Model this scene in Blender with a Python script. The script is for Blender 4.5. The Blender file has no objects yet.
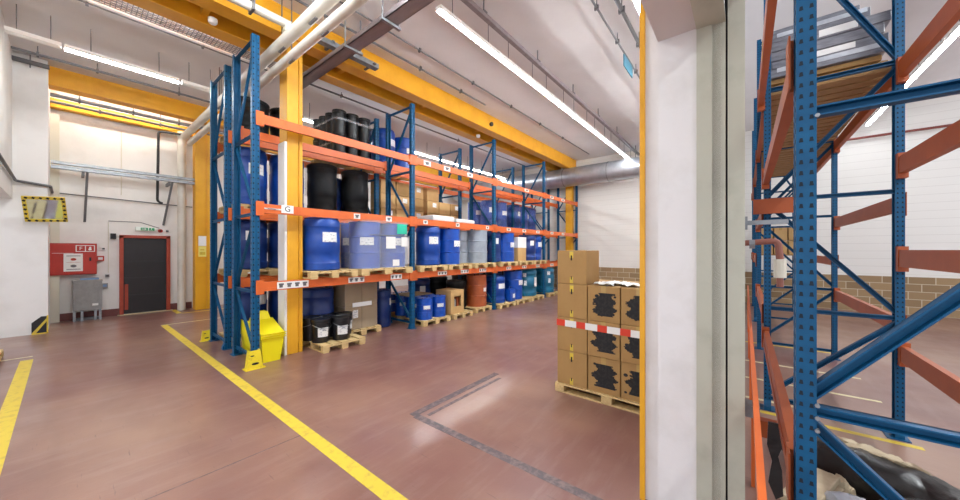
import bpy, bmesh, math, random
from mathutils import Vector, Matrix
random.seed(7)
PI = math.pi
C = bpy.context.scene.collection

# ------------------------------------------------------------------ materials
def lin(h):
    h = h.lstrip('#'); o = []
    for i in (0, 2, 4):
        v = int(h[i:i+2], 16)/255
        o.append(v/12.92 if v <= .04045 else ((v+.055)/1.055)**2.4)
    return (*o, 1)

def mat(name, col, rough=.5, metal=0.0, col2=None, scale=6.0, lo=.4, hi=.7, bump=0.0, bscale=40.0,
        stretch=None, spec=.5, coat=0.0, alpha=1.0, rvar=0.0):
    m = bpy.data.materials.new(name); m.use_nodes = True
    nt = m.node_tree; N = nt.nodes; L = nt.links
    b = N['Principled BSDF']
    b.inputs['Base Color'].default_value = lin(col)
    b.inputs['Roughness'].default_value = rough
    b.inputs['Metallic'].default_value = metal
    b.inputs['Specular IOR Level'].default_value = spec
    b.inputs['Coat Weight'].default_value = coat
    b.inputs['Alpha'].default_value = alpha
    tc = N.new('ShaderNodeTexCoord'); src = tc.outputs['Object']
    if stretch:
        mp = N.new('ShaderNodeMapping'); mp.inputs['Scale'].default_value = stretch
        L.new(src, mp.inputs['Vector']); src = mp.outputs['Vector']
    if col2:
        n = N.new('ShaderNodeTexNoise'); n.inputs['Scale'].default_value = scale
        n.inputs['Detail'].default_value = 6; n.inputs['Roughness'].default_value = .6
        L.new(src, n.inputs['Vector'])
        r = N.new('ShaderNodeMapRange'); r.inputs[1].default_value = lo; r.inputs[2].default_value = hi
        L.new(n.outputs['Fac'], r.inputs[0])
        mx = N.new('ShaderNodeMix'); mx.data_type = 'RGBA'
        mx.inputs[6].default_value = lin(col); mx.inputs[7].default_value = lin(col2)
        L.new(r.outputs[0], mx.inputs[0]); L.new(mx.outputs[2], b.inputs['Base Color'])
        if rvar:
            r2 = N.new('ShaderNodeMapRange'); r2.inputs[3].default_value = rough-rvar; r2.inputs[4].default_value = rough+rvar
            L.new(n.outputs['Fac'], r2.inputs[0]); L.new(r2.outputs[0], b.inputs['Roughness'])
    if bump:
        n2 = N.new('ShaderNodeTexNoise'); n2.inputs['Scale'].default_value = bscale; n2.inputs['Detail'].default_value = 4
        L.new(src, n2.inputs['Vector'])
        bp = N.new('ShaderNodeBump'); bp.inputs['Strength'].default_value = bump; bp.inputs['Distance'].default_value = .02
        L.new(n2.outputs['Fac'], bp.inputs['Height']); L.new(bp.outputs['Normal'], b.inputs['Normal'])
    return m

def emit(name, col, s):
    m = bpy.data.materials.new(name); m.use_nodes = True
    b = m.node_tree.nodes['Principled BSDF']
    b.inputs['Base Color'].default_value = lin(col)
    b.inputs['Emission Color'].default_value = lin(col); b.inputs['Emission Strength'].default_value = s
    return m

M = {}
M['white'] = mat('white_wall_paint', '#e9e6e2', .6, col2='#d9d5cf', scale=1.3, lo=.45, hi=.8, bump=.06, bscale=25)
M['jamb'] = mat('white_jamb_paint', '#e4e1e0', .55, col2='#d2ceca', scale=3, lo=.5, hi=.85, bump=.05, bscale=30)
M['ceil'] = mat('ceiling_paint', '#dcd7d6', .75, col2='#d2cdcc', scale=.8)
M['frame'] = mat('grey_green_frame_paint', '#b9b8a8', .45, col2='#a7a695', scale=5, lo=.5, hi=.8)
M['cream'] = mat('cream_paint', '#d8d3c2', .55)
M['dark'] = mat('dark_grey', '#2b2a2b', .6)
M['black'] = mat('black_rubber', '#121214', .5)
M['hole'] = mat('punched_hole', '#061b2b', .8)
M['blue'] = mat('blue_rack_paint', '#034a72', .45, col2='#06557f', scale=9, lo=.4, hi=.7, spec=.3)
M['orange'] = mat('orange_beam_paint', '#d8692c', .42, col2='#cf5f26', scale=5, bump=.02)
M['orangedark'] = mat('dark_orange_beam_paint', '#a8501f', .45, col2='#9c481b', scale=5, bump=.02)  # darker orange for the beams of the right hall rack
M['galv'] = mat('galvanised_steel', '#9a9ea2', .4, .6, col2='#85898d', scale=14)
M['conduit'] = mat('grey_conduit', '#6b6a6c', .5, .2)
M['duct'] = mat('silver_duct', '#b9bcc2', .32, .75, col2='#a4a8ae', scale=4)
M['traymetal'] = mat('cable_tray_metal', '#8f8385', .5, .2, col2='#7f7477', scale=8, stretch=(1, .2, 1))
M['pipe'] = mat('cream_white_pipe', '#d6d2c8', .4, col2='#c6c1b4', scale=3)
M['crane'] = mat('yellow_beam_paint', '#e0a01e', .45, col2='#d39318', scale=2.5, lo=.45, hi=.7)
M['colyel'] = mat('yellow_column_paint', '#e2a521', .45, col2='#d69a1c', scale=2.5, lo=.45, hi=.7)
M['lineyel'] = mat('yellow_floor_paint', '#d9be3c', .5, col2='#b59a45', scale=14, lo=.5, hi=.75)
M['linewhite'] = mat('pale_floor_paint', '#dcd3a8', .5, col2='#bfae8a', scale=14, lo=.45, hi=.75)
M['tape'] = mat('worn_grey_floor_tape', '#5b5154', .6, col2='#7d6a68', scale=18, lo=.45, hi=.62)
M['binyel'] = mat('bright_yellow_plastic', '#efdf12', .38)
M['guard'] = mat('yellow_guard_paint', '#e6cd22', .5, col2='#b8981c', scale=16, lo=.55, hi=.75)
M['wood'] = mat('pallet_wood', '#d6bb86', .7, col2='#bb9a63', scale=7, lo=.35, hi=.75, stretch=(1, 6, 6), bump=.1)
M['wood2'] = mat('aged_timber', '#a98555', .75, col2='#8c6a42', scale=7, lo=.35, hi=.75, stretch=(6, 1, 6))
M['card'] = mat('brown_cardboard', '#a8834f', .75, col2='#9d7846', scale=3, lo=.4, hi=.7)
M['cardlight'] = mat('light_cardboard', '#c9a36c', .75, col2='#bd9660', scale=3, lo=.4, hi=.7)
M['cardside'] = mat('cardboard_edge', '#c2a06a', .8)
M['carddull'] = mat('dull_cardboard', '#a08a68', .7, col2='#927c5c', scale=4)
M['tapebrown'] = mat('parcel_tape', '#b99a5e', .25)
M['paper'] = mat('white_paper', '#e8e7e4', .7)
M['paperyel'] = mat('yellow_paper', '#ece07a', .7)
M['drum'] = mat('blue_drum_plastic', '#0d449d', .35, col2='#0b3c8e', scale=5)
M['drumsteel'] = mat('blue_steel_paint', '#0e4cb0', .28, col2='#0b3f96', scale=5)
M['drumdark'] = mat('dark_blue_drum', '#0c2e70', .4)
M['teal'] = mat('teal_drum', '#0d6688', .35, col2='#0b5a78', scale=5)
M['silver'] = mat('grey_drum', '#a3adb8', .35, .3, col2='#939ca8', scale=5)
M['orangedrum'] = mat('orange_brown_drum', '#a5532a', .45, col2='#8f4524', scale=6)
M['blackplastic'] = mat('black_pail_plastic', '#1a1b1e', .35)
M['blackwrap'] = mat('black_drum', '#0d0e10', .5, spec=.3)
M['grime'] = mat('grey_worn_film', '#85868e', .28, col2='#66676f', scale=8, lo=.35, hi=.7, stretch=(1, 1, 5), bump=.15)
M['red'] = mat('red_paint', '#b52d1e', .4, col2='#a9291a', scale=4)
M['doorred'] = mat('orange_red_door_paint', '#a8442d', .5, col2='#9a3b27', scale=5)
M['redtape'] = mat('red_tape', '#d2391f', .4)
M['green'] = mat('green_sign', '#1f9a63', .5)
M['greensheet'] = mat('green_label', '#17b99a', .5)
M['shutter'] = mat('dark_shutter', '#262224', .5, col2='#211e20', scale=4)
M['basered'] = mat('dark_red_skirting', '#6d3a36', .5)
M['cartgrey'] = mat('grey_bin_plastic', '#9c9a98', .5, col2='#8d8b89', scale=8)
M['bluesheet'] = mat('blue_sheet', '#7f9cc4', .5)
M['signblue'] = mat('blue_sign_plate', '#2b6274', .5)
M['ink'] = mat('black_ink', '#151515', .8)
M['spray'] = mat('black_spray', '#17171a', .7, col2='#2e2b2a', scale=30, lo=.45, hi=.65)
M['blackfilm'] = mat('black_plastic_film', '#1d1c1c', .28, col2='#2c2a29', scale=5, bump=.5, bscale=9)
M['palefilm'] = mat('pale_packing_paper', '#c4b496', .6, col2='#a08d70', scale=5, bump=.3, bscale=12)
M['whitefilm'] = mat('white_packing', '#cfd3d8', .4, col2='#aab0ba', scale=6, bump=.3, bscale=12)
M['pinkpipe'] = mat('faded_red_pipe', '#8c5648', .5)
M['redpipe'] = mat('red_brown_pipe', '#7d3c33', .5)
M['tube'] = emit('lit_led_tube', '#f4fbff', 72)
M['tubemid'] = emit('led_tube_right_hall', '#f4fbff', 34)
M['tubesoft'] = emit('soft_led_tube', '#fff8ec', 42)
M['dim'] = mat('unlit_diffuser', '#eceae4', .4)
M['mirror'] = mat('mirror_glass', '#d3e6f7', .05, 1.0)
M['exit'] = mat('exit_sign_white', '#e6efe8', .4)

def film(name, alpha, col='#dfe6f2'):
    m = mat(name, col, .12, alpha=alpha, bump=.6, bscale=7, col2='#ffffff', scale=5, lo=.45, hi=.7, stretch=(1, 1, 3))
    return m
M['film'] = film('clear_stretch_film', .22)
M['filmdark'] = mat('dark_hood_film', '#3a3d42', .15, alpha=.18, bump=.6, bscale=7)
M['filmthin'] = film('thin_stretch_film', .07)

def striped_label():
    m = bpy.data.materials.new('printed_label'); m.use_nodes = True
    nt = m.node_tree; N = nt.nodes; L = nt.links; b = N['Principled BSDF']; b.inputs['Roughness'].default_value = .6
    tc = N.new('ShaderNodeTexCoord')
    br = N.new('ShaderNodeTexNoise'); br.inputs['Scale'].default_value = 28; br.inputs['Detail'].default_value = 1
    mp = N.new('ShaderNodeMapping'); mp.inputs['Scale'].default_value = (.7, .7, 2.2)
    L.new(tc.outputs['Object'], mp.inputs['Vector']); L.new(mp.outputs['Vector'], br.inputs['Vector'])
    r = N.new('ShaderNodeMapRange'); r.inputs[1].default_value = .55; r.inputs[2].default_value = .68
    L.new(br.outputs['Fac'], r.inputs[0])
    mx = N.new('ShaderNodeMix'); mx.data_type = 'RGBA'
    mx.inputs[6].default_value = lin('#e6e6e4'); mx.inputs[7].default_value = lin('#8d97a4')
    L.new(r.outputs[0], mx.inputs[0]); L.new(mx.outputs[2], b.inputs['Base Color'])
    return m
M['label'] = striped_label()

def floor_mat():
    m = bpy.data.materials.new('red_brown_floor_paint'); m.use_nodes = True
    nt = m.node_tree; N = nt.nodes; L = nt.links; b = N['Principled BSDF']
    tc = N.new('ShaderNodeTexCoord'); co = tc.outputs['Object']
    def noise(sc, det=5, st=(1, 1, 1), rot=0):
        mp = N.new('ShaderNodeMapping'); mp.inputs['Scale'].default_value = st; mp.inputs['Rotation'].default_value = (0, 0, rot)
        L.new(co, mp.inputs['Vector'])
        n = N.new('ShaderNodeTexNoise'); n.inputs['Scale'].default_value = sc; n.inputs['Detail'].default_value = det
        n.inputs['Roughness'].default_value = .62
        L.new(mp.outputs['Vector'], n.inputs['Vector']); return n.outputs['Fac']
    def rng(s, a, c, lo=0, hi=1):
        r = N.new('ShaderNodeMapRange'); r.inputs[1].default_value = a; r.inputs[2].default_value = c
        r.inputs[3].default_value = lo; r.inputs[4].default_value = hi; L.new(s, r.inputs[0]); return r.outputs[0]
    def mix(f, a, c):
        x = N.new('ShaderNodeMix'); x.data_type = 'RGBA'; L.new(f, x.inputs[0])
        if isinstance(a, str): x.inputs[6].default_value = lin(a)
        else: L.new(a, x.inputs[6])
        x.inputs[7].default_value = lin(c); return x.outputs[2]
    col = mix(rng(noise(.35, 4), .4, .65), '#7c544d', '#9c7966')
    col = mix(rng(noise(1.7, 6, (1, .45, 1), .3), .45, .75, 0, .45), col, '#6b4842')
    col = mix(rng(noise(5, 7, (.3, 1.6, 1), .1), .5, .75, 0, .35), col, '#a38a80')
    col = mix(rng(noise(9, 6, (.2, 1, 1), .5), .6, .9, 0, .3), col, '#a08a84')
    col = mix(rng(noise(40, 3, (1, .08, 1), -.4), .66, .74, 0, .5), col, '#553c39')
    L.new(col, b.inputs['Base Color'])
    L.new(rng(noise(1.6, 3), .3, .75, .29, .44), b.inputs['Roughness'])
    bp = N.new('ShaderNodeBump'); bp.inputs['Strength'].default_value = .05; bp.inputs['Distance'].default_value = .02
    L.new(noise(30, 4), bp.inputs['Height']); L.new(bp.outputs['Normal'], b.inputs['Normal'])
    b.inputs['Specular IOR Level'].default_value = .6
    b.inputs['Coat Weight'].default_value = .35; b.inputs['Coat Roughness'].default_value = .16
    return m
M['floor'] = floor_mat()

def cladding_mat():
    m = mat('white_ribbed_cladding', '#e6e3dd', .5)
    nt = m.node_tree; N = nt.nodes; L = nt.links; b = N['Principled BSDF']
    tc = N.new('ShaderNodeTexCoord'); w = N.new('ShaderNodeTexWave'); w.bands_direction = 'Z'
    w.inputs['Scale'].default_value = 1.6; w.wave_profile = 'SAW'
    L.new(tc.outputs['Object'], w.inputs['Vector'])
    bp = N.new('ShaderNodeBump'); bp.inputs['Strength'].default_value = .35; bp.inputs['Distance'].default_value = .02
    L.new(w.outputs['Fac'], bp.inputs['Height']); L.new(bp.outputs['Normal'], b.inputs['Normal'])
    r = N.new('ShaderNodeMapRange'); r.inputs[1].default_value = .0; r.inputs[2].default_value = .07
    L.new(w.outputs['Fac'], r.inputs[0])
    mx = N.new('ShaderNodeMix'); mx.data_type = 'RGBA'; mx.inputs[6].default_value = lin('#cfcbc4'); mx.inputs[7].default_value = lin('#e8e5df')
    L.new(r.outputs[0], mx.inputs[0]); L.new(mx.outputs[2], b.inputs['Base Color'])
    return m
M['clad'] = cladding_mat()

def brick_mat():
    m = mat('tan_brick', '#a08563', .8)
    nt = m.node_tree; N = nt.nodes; L = nt.links; b = N['Principled BSDF']
    tc = N.new('ShaderNodeTexCoord'); sp = N.new('ShaderNodeSeparateXYZ'); cb = N.new('ShaderNodeCombineXYZ')
    L.new(tc.outputs['Object'], sp.inputs[0]); L.new(sp.outputs['Y'], cb.inputs['X']); L.new(sp.outputs['Z'], cb.inputs['Y'])
    k = N.new('ShaderNodeTexBrick'); k.inputs['Scale'].default_value = 1
    k.inputs['Brick Width'].default_value = .42; k.inputs['Row Height'].default_value = .19; k.inputs['Mortar Size'].default_value = .008
    k.inputs['Color1'].default_value = lin('#a58a66'); k.inputs['Color2'].default_value = lin('#8d7455'); k.inputs['Mortar'].default_value = lin('#c9bba2')
    L.new(cb.outputs[0], k.inputs['Vector']); L.new(k.outputs['Color'], b.inputs['Base Color'])
    return m
M['brick'] = brick_mat()

# ------------------------------------------------------------------ mesh helpers
class MB:
    def __init__(s): s.bm = bmesh.new()
    def _mi(s, vs, m):
        if m:
            for f in {f for v in vs for f in v.link_faces}: f.material_index = m
    def box(s, c, size, m=0, bev=0, rot=None):
        mt = Matrix.Translation(c)
        if rot is not None: mt = mt @ rot
        mt = mt @ Matrix.Diagonal((size[0], size[1], size[2], 1))
        r = bmesh.ops.create_cube(s.bm, size=1, matrix=mt); vs = r['verts']
        s._mi(vs, m)
        if bev:
            es = list({e for v in vs for e in v.link_edges})
            bmesh.ops.bevel(s.bm, geom=es, offset=bev, segments=2, affect='EDGES', profile=.5)
        return s
    def b2(s, a, b, m=0, bev=0):
        return s.box([(a[i]+b[i])/2 for i in range(3)], [abs(b[i]-a[i]) for i in range(3)], m, bev)
    def bar(s, p0, p1, w, d, m=0, side=None):
        p0 = Vector(p0); p1 = Vector(p1); z = (p1-p0).normalized()
        x = Vector(side) if side else Vector((1, 0, 0))
        y = z.cross(x).normalized(); x = y.cross(z).normalized()
        R = Matrix((x, y, z)).transposed().to_4x4()
        mt = Matrix.Translation((p0+p1)/2) @ R @ Matrix.Diagonal((d, w, (p1-p0).length, 1))
        r = bmesh.ops.create_cube(s.bm, size=1, matrix=mt); s._mi(r['verts'], m); return s
    def cyl(s, p0, p1, r, seg=12, m=0, r2=None):
        p0 = Vector(p0); p1 = Vector(p1); z = p1-p0
        q = z.to_track_quat('Z', 'Y').to_matrix().to_4x4()
        k = bmesh.ops.create_cone(s.bm, cap_ends=True, segments=seg, radius1=r, radius2=r if r2 is None else r2,
                                  depth=z.length, matrix=Matrix.Translation((p0+p1)/2) @ q)
        s._mi(k['verts'], m); return s
    def sph(s, c, r, m=0, seg=10, sc=(1, 1, 1)):
        k = bmesh.ops.create_uvsphere(s.bm, u_segments=seg, v_segments=max(6, seg//2+1), radius=r,
                                      matrix=Matrix.Translation(c) @ Matrix.Diagonal((*sc, 1)))
        s._mi(k['verts'], m); return s
    def lathe(s, prof, seg=28, m=0, a0=0, a1=2*PI, c=(0, 0, 0)):
        full = abs(a1-a0-2*PI) < 1e-6; n = seg if full else seg+1; rings = []
        for r, z in prof:
            rings.append([s.bm.verts.new((c[0]+r*math.cos(a0+(a1-a0)*i/seg), c[1]+r*math.sin(a0+(a1-a0)*i/seg), c[2]+z)) for i in range(n)])
        for a, b in zip(rings, rings[1:]):
            for i in range(seg):
                j = (i+1) % n
                f = s.bm.faces.new((a[i], a[j], b[j], b[i])); f.material_index = m
        if full:
            if prof[0][0] > 1e-5: s.bm.faces.new(rings[0][::-1]).material_index = m
            if prof[-1][0] > 1e-5: s.bm.faces.new(rings[-1]).material_index = m
        return s
    def prism(s, poly, z0, z1, m=0, axis='z'):
        def P(u, v, w): return {'z': (u, v, w), 'x': (w, u, v), 'y': (u, w, v)}[axis]
        a = [s.bm.verts.new(P(u, v, z0)) for u, v in poly]; b = [s.bm.verts.new(P(u, v, z1)) for u, v in poly]
        n = len(poly); fs = [s.bm.faces.new(a[::-1]), s.bm.faces.new(b)]
        for i in range(n): fs.append(s.bm.faces.new((a[i], a[(i+1) % n], b[(i+1) % n], b[i])))
        for f in fs: f.material_index = m
        bmesh.ops.recalc_face_normals(s.bm, faces=fs); return s
    def quad(s, pts, m=0):
        f = s.bm.faces.new([s.bm.verts.new(p) for p in pts]); f.material_index = m; return s
    def hexa(s, lo, hi, m=0):     # 4 bottom points, 4 top points (ccw)
        a = [s.bm.verts.new(p) for p in lo]; b = [s.bm.verts.new(p) for p in hi]
        fs = [s.bm.faces.new(a[::-1]), s.bm.faces.new(b)]
        for i in range(4): fs.append(s.bm.faces.new((a[i], a[(i+1) % 4], b[(i+1) % 4], b[i])))
        for f in fs: f.material_index = m
        bmesh.ops.recalc_face_normals(s.bm, faces=fs); return s
    def tube(s, pts, r, seg=10, m=0):
        pts = [Vector(p) for p in pts]; rings = []
        for i, p in enumerate(pts):
            if i == 0: t = pts[1]-p
            elif i == len(pts)-1: t = p-pts[-2]
            else: t = (pts[i+1]-p).normalized()+(p-pts[i-1]).normalized()
            t.normalize(); q = t.to_track_quat('Z', 'Y')
            rings.append((p, t, q))
        ref = None; vr = []
        for p, t, q in rings:
            u = ref if ref is not None else (q @ Vector((1, 0, 0)))
            u = (u - t*u.dot(t)).normalized(); v = t.cross(u); ref = u
            vr.append([s.bm.verts.new(p+u*r*math.cos(2*PI*k/seg)+v*r*math.sin(2*PI*k/seg)) for k in range(seg)])
        for a, b in zip(vr, vr[1:]):
            for k in range(seg): s.bm.faces.new((a[k], a[(k+1) % seg], b[(k+1) % seg], b[k])).material_index = m
        s.bm.faces.new(vr[0][::-1]).material_index = m; s.bm.faces.new(vr[-1]).material_index = m
        return s
    def build(s, name, mats, parent=None, smooth=False, loc=None):
        me = bpy.data.meshes.new(name); s.bm.normal_update(); s.bm.to_mesh(me); s.bm.free()
        for k in (mats if isinstance(mats, (list, tuple)) else [mats]): me.materials.append(M[k])
        if smooth:
            me.shade_smooth()
            try: me.set_sharp_from_angle(angle=math.radians(35))
            except Exception: pass
        o = bpy.data.objects.new(name, me); C.objects.link(o)
        if parent: o.parent = parent
        if loc: o.location = loc
        return o

def arc(pts, r=.1, n=5):
    """polyline with rounded corners"""
    P = [Vector(p) for p in pts]; out = [P[0]]
    for i in range(1, len(P)-1):
        a = (P[i-1]-P[i]).normalized(); b = (P[i+1]-P[i]).normalized()
        p0 = P[i]+a*r; p1 = P[i]+b*r
        for k in range(n+1):
            t = k/n; out.append(p0*(1-t)**2+P[i]*2*t*(1-t)+p1*t*t)
    out.append(P[-1]); return out

USED = set()
def tag(o, label, cat, group=None, kind=None):
    o['label'] = label; o['category'] = cat
    if group: o['group'] = group
    if kind: o['kind'] = kind
    return o
def thing(name, label, cat, loc=(0, 0, 0), rz=0, group=None):
    o = bpy.data.objects.new(name, None); C.objects.link(o); o.empty_display_size = .1
    o.location = loc; o.rotation_euler = (0, 0, rz)
    return tag(o, label, cat, group)
def struct(name, mb, m, label, cat, smooth=False):
    o = mb.build(name, m, None, smooth); tag(o, label, cat); o['kind'] = 'structure'; return o
KIDS = {}
def kids(o):
    if o.name not in KIDS: KIDS[o.name] = [c for c in bpy.data.objects if c.parent == o]
    return KIDS[o.name]
def dup(root, label, loc, rz=0, group=None, scale=None):
    def cp(o, parent):
        c = o.copy(); C.objects.link(c)
        if parent: c.parent = parent
        for ch in kids(o): cp(ch, c)
        return c
    r = cp(root, None); r.location = loc; r.rotation_euler = (0, 0, rz); r['label'] = label
    if scale: r.scale = scale
    if group: r['group'] = group
    return r
def text(body, size, m, parent, loc, rot, name='lettering', ext=.001):
    cu = bpy.data.curves.new('t', 'FONT'); cu.body = body; cu.size = size; cu.extrude = ext; cu.align_x = 'CENTER'; cu.align_y = 'CENTER'
    o = bpy.data.objects.new('t', cu); C.objects.link(o)
    bpy.context.view_layer.update()
    me = bpy.data.meshes.new_from_object(o.evaluated_get(bpy.context.evaluated_depsgraph_get()))
    bpy.data.objects.remove(o); me.materials.clear(); me.materials.append(M[m])
    t = bpy.data.objects.new(name, me); C.objects.link(t); t.parent = parent; t.location = loc; t.rotation_euler = rot
    return t

FWD = (PI/2, 0, 0)              # text facing -Y
ZC = 5.25                       # ceiling height
# ------------------------------------------------------------------ setting
f = MB(); f.quad([(-4, -6, 0), (13.3, -6, 0), (13.3, 12.2, 0), (-4, 12.2, 0)])
struct('floor', f, 'floor', 'glossy worn red-brown painted concrete floor', 'floor')
c = MB(); c.b2((-4, -6, ZC), (13.3, 12.2, ZC+.1))
struct('ceiling', c, 'ceil', 'flat white painted hall ceiling', 'ceiling')
struct('wall_far', MB().b2((13.1, -6, .93), (13.3, 12.2, ZC)), 'clad', 'white ribbed cladding of the end wall behind the racks', 'wall')
struct('wall_far_base', MB().b2((13.06, -6, 0), (13.3, 12.2, .93)), 'brick', 'tan brick plinth under the white end wall', 'wall')
struct('wall_left', MB().b2((-3.5, 12.0, 0), (13.1, 12.2, ZC)), 'white', 'white wall around the dark shutter door', 'wall')
struct('wall_pillar', MB().b2((-3.5, 10.53, 0), (-.2, 12.0, ZC)), 'white', 'broad white pier with the traffic mirror on it', 'wall')
struct('wall_side', MB().b2((-.8, -1, 2.55), (-.6, 10.53, ZC)), 'white', 'white wall hanging above the passage at the left edge', 'wall')
struct('wall_divider', MB().b2((2.2, .1, 0), (13.1, .406, ZC)), 'jamb', 'thick white wall end between the two halls', 'wall')
struct('wall_lintel', MB().b2((-2.5, .1, 2.835), (2.2, .406, ZC)), 'ceil', 'lintel over the wide opening beside the white wall end', 'wall')
struct('wall_pilaster', MB().b2((2.33, .406, 0), (2.75, .505, ZC)), 'jamb', 'narrow white pilaster behind the wall end', 'wall')
g = MB()
g.b2((2.185, .142, 0), (2.24, .212, 2.82)); g.b2((2.20, .083, 0), (2.24, .142, 2.82))
g.b2((-2.5, .142, 2.82), (2.24, .212, 2.85)); g.b2((-2.5, .083, 2.82), (2.24, .142, 2.84))
g.b2((2.192, .139, 0), (2.2, .146, 2.82))
struct('trim_1', g, 'frame', 'grey-green steel frame lining the opening', 'trim')
struct('trim_2', MB().b2((2.2, .002, 0), (2.45, .074, ZC)), 'frame', 'grey-green shutter guide rail at the right side of the wall end', 'trim')
struct('trim_3', MB().b2((2.26, .07, 0), (2.3, .09, ZC)), 'dark', 'dark gap beside the shutter guide rail', 'trim')
struct('trim_4', MB().b2((-.2, 11.86, 0), (-.07, 12.0, 4.6)), 'cream', 'cream pilaster strip at the left of the red cabinet', 'trim')
struct('baseboard_left', MB().b2((-.2, 11.975, 0), (.83, 12.0, .17)).b2((1.76, 11.975, 0), (2.2, 12, .17)), 'basered', 'dark red skirting band along the door wall', 'baseboard')
# door
d = thing('door_1', 'dark roller shutter door in an orange-red frame', 'door', (1.295, 12, 0)); d['kind'] = 'structure'
MB().b2((-.40, -.02, .02), (.39, -.005, 1.93)).build('shutter', 'shutter', d)
q = MB()
for z in (.45, .88, 1.29): q.b2((-.40, -.032, z), (.39, -.02, z+.035))
q.build('shutter_rib', 'dark', d)
q = MB().b2((-.46, -.07, 0), (-.39, 0, 1.96)).b2((.385, -.07, 0), (.46, 0, 1.96)).b2((-.46, -.07, 1.9), (.46, 0, 1.97))
q.build('door_frame', 'doorred', d)
MB().b2((-.37, -.045, .12), (-.31, -.02, .75)).build('edge_strip', 'doorred', d)
tag(MB().b2((.80, 11.88, 0), (1.8, 11.98, .012)).build('door_threshold', 'linewhite'), 'pale threshold strip on the floor under the dark door', 'threshold')

# yellow edge protector on the pilaster
o = MB().b2((2.31, .502, 0), (2.37, .532, ZC)).build('corner_guard', 'colyel'); tag(o, 'tall thin yellow edge strip on the corner of the white wall end', 'edge guard')

# ------------------------------------------------------------------ crane beams and columns
def ibeam(mb, y0, y1, x0, x1, z0, z1, tf=.04, tw=.05, yweb=None):
    yc = (y0+y1)/2 if yweb is None else yweb
    mb.b2((x0, y0, z0), (x1, y1, z0+tf)); mb.b2((x0, y0, z1-tf), (x1, y1, z1)); mb.b2((x0, yc-tw/2, z0+tf), (x1, yc+tw/2, z1-tf))
t = thing('overhead_beam', 'large yellow double overhead beam running above the racks on the square column', 'beam', (2.2, 5.7, 4.84))
q = MB(); ibeam(q, -.3, -.03, -4.5, 10.85, 0, .41, yweb=-.27); q.build('front_girder', 'crane', t)
q = MB(); ibeam(q, .34, .62, -4.5, 10.85, 0, .41, yweb=.37); q.build('rear_girder', 'crane', t)
q = MB()
for x in (-3, -1, 1, 3, 5, 7, 9): q.b2((x, -.03, .1), (x+.08, .34, .2))
q.build('cross_tie', 'crane', t)
t = thing('overhead_beam', 'far ochre overhead beam crossing above the door recess at the left', 'beam', (-.2, 10.77, 4.88))
q = MB(); ibeam(q, 0, .3, 0, 13.2, 0, .37, yweb=.03); q.build('girder', 'crane', t)
o = MB().b2((-.2, 11.78, 4.72), (13.0, 11.98, 4.92), bev=.01).build('overhead_beam', 'crane'); tag(o, 'lower yellow wall beam directly above the bright white wall by the door', 'beam')

def column(label, x0, x1, y0, y1, z1, panel=True):
    t = thing('steel_column', label, 'column', ((x0+x1)/2, (y0+y1)/2, 0))
    w, dd = (x1-x0)/2, (y1-y0)/2
    q = MB().b2((-w, -dd, 0), (w*.45, dd, z1), bev=.006).b2((w*.52, -dd*.96, 0), (w, dd, z1), bev=.004).b2((w*.3, -dd*.8, 0), (w*.7, dd, z1))
    q.build('shaft', 'colyel', t)
    MB().cyl((w*.49, -dd-.008, .25), (w*.49, -dd-.008, z1-.05), .009, 8).build('conduit', 'crane', t)
    if panel: MB().b2((-w-.035, -dd, 0), (-w-.002, dd*.7, 3.25)).build('side_panel', 'white', t)
    return t
column('square yellow column standing inside the first rack bay, G plate in front', 2.115, 2.345, 5.45, 5.74, 4.84)
t = column('yellow column at the left beside the grey drainpipe with paper notices', 2.17, 2.48, 11.42, 11.72, 4.84, False)
column('distant yellow column at the far end of the racks by the end wall', 12.72, 12.95, 5.46, 5.72, 4.84, False)
o = MB().b2((2.23, 11.405, 1.71), (2.40, 11.412, 1.975)).build('wall_notice', 'paper'); tag(o, 'white sheet taped on the left yellow column, upper of two', 'notice')
t = thing('wall_notice', 'yellow sheet taped under the white one on the left yellow column', 'notice', (2.315, 11.408, 1.56))
MB().b2((-.085, -.003, -.14), (.085, .004, .14)).build('sheet', 'paperyel', t)
MB().b2((-.06, -.005, -.09), (.06, -.003, -.01)).b2((-.05, -.005, .03), (.04, -.003, .06)).build('printed_mark', 'lineyel', t)

# ------------------------------------------------------------------ lamps
def strip(x0, x1, y, z, label, group, lit=True, tm='tube'):
    t = thing('strip_light', label, 'light', ((x0+x1)/2, y, z), 0, group)
    L = (x1-x0)/2
    MB().b2((-L, -.05, .001), (L, .05, .06)).build('housing', 'dim', t)
    MB().prism([(.03*math.cos(a), -.03*math.sin(a)) for a in [PI*k/10 for k in range(11)]], -L+.002, L-.002, 0, 'x').build('tube', tm if lit else 'dim', t, True)
    for s in (-.6, .6): MB().cyl((L*s, 0, .07), (L*s, 0, ZC-z), .006, 6).build('hanger', 'conduit', t)
    return t
nm = ['left', 'right']
ordn = ['first', 'second', 'third', 'fourth', 'fifth', 'sixth', 'seventh', 'eighth', 'ninth', 'tenth']
n = 7; a, b = 3.1, 12.9
for i in range(n):
    strip(a+(b-a)*i/n+.01, a+(b-a)*(i+1)/n-.01, 3.2, 4.8, f'lit strip light in the long central row, {ordn[i]} tube counted from the camera end', 'central row of strip lights')
for i, (x0, x1, lit) in enumerate([(-.55, -.03, False), (0, 1.36, True), (1.4, 1.95, False)]):
    strip(x0, x1, 8.45, 4.8, ['unlit white end of the ceiling light line at the far left', 'single lit strip light above the left aisle by the white pier', 'unlit piece of light line left of the tall blue rack post'][i], 'strip lights over the left aisle', lit)
for i in range(6):
    strip(3.5+i*1.5, 3.5+i*1.5+1.48, 8.45, 4.8, f'lit strip light in the row behind the racks, {ordn[i]} tube from the yellow column', 'strip lights behind the racks')
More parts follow.
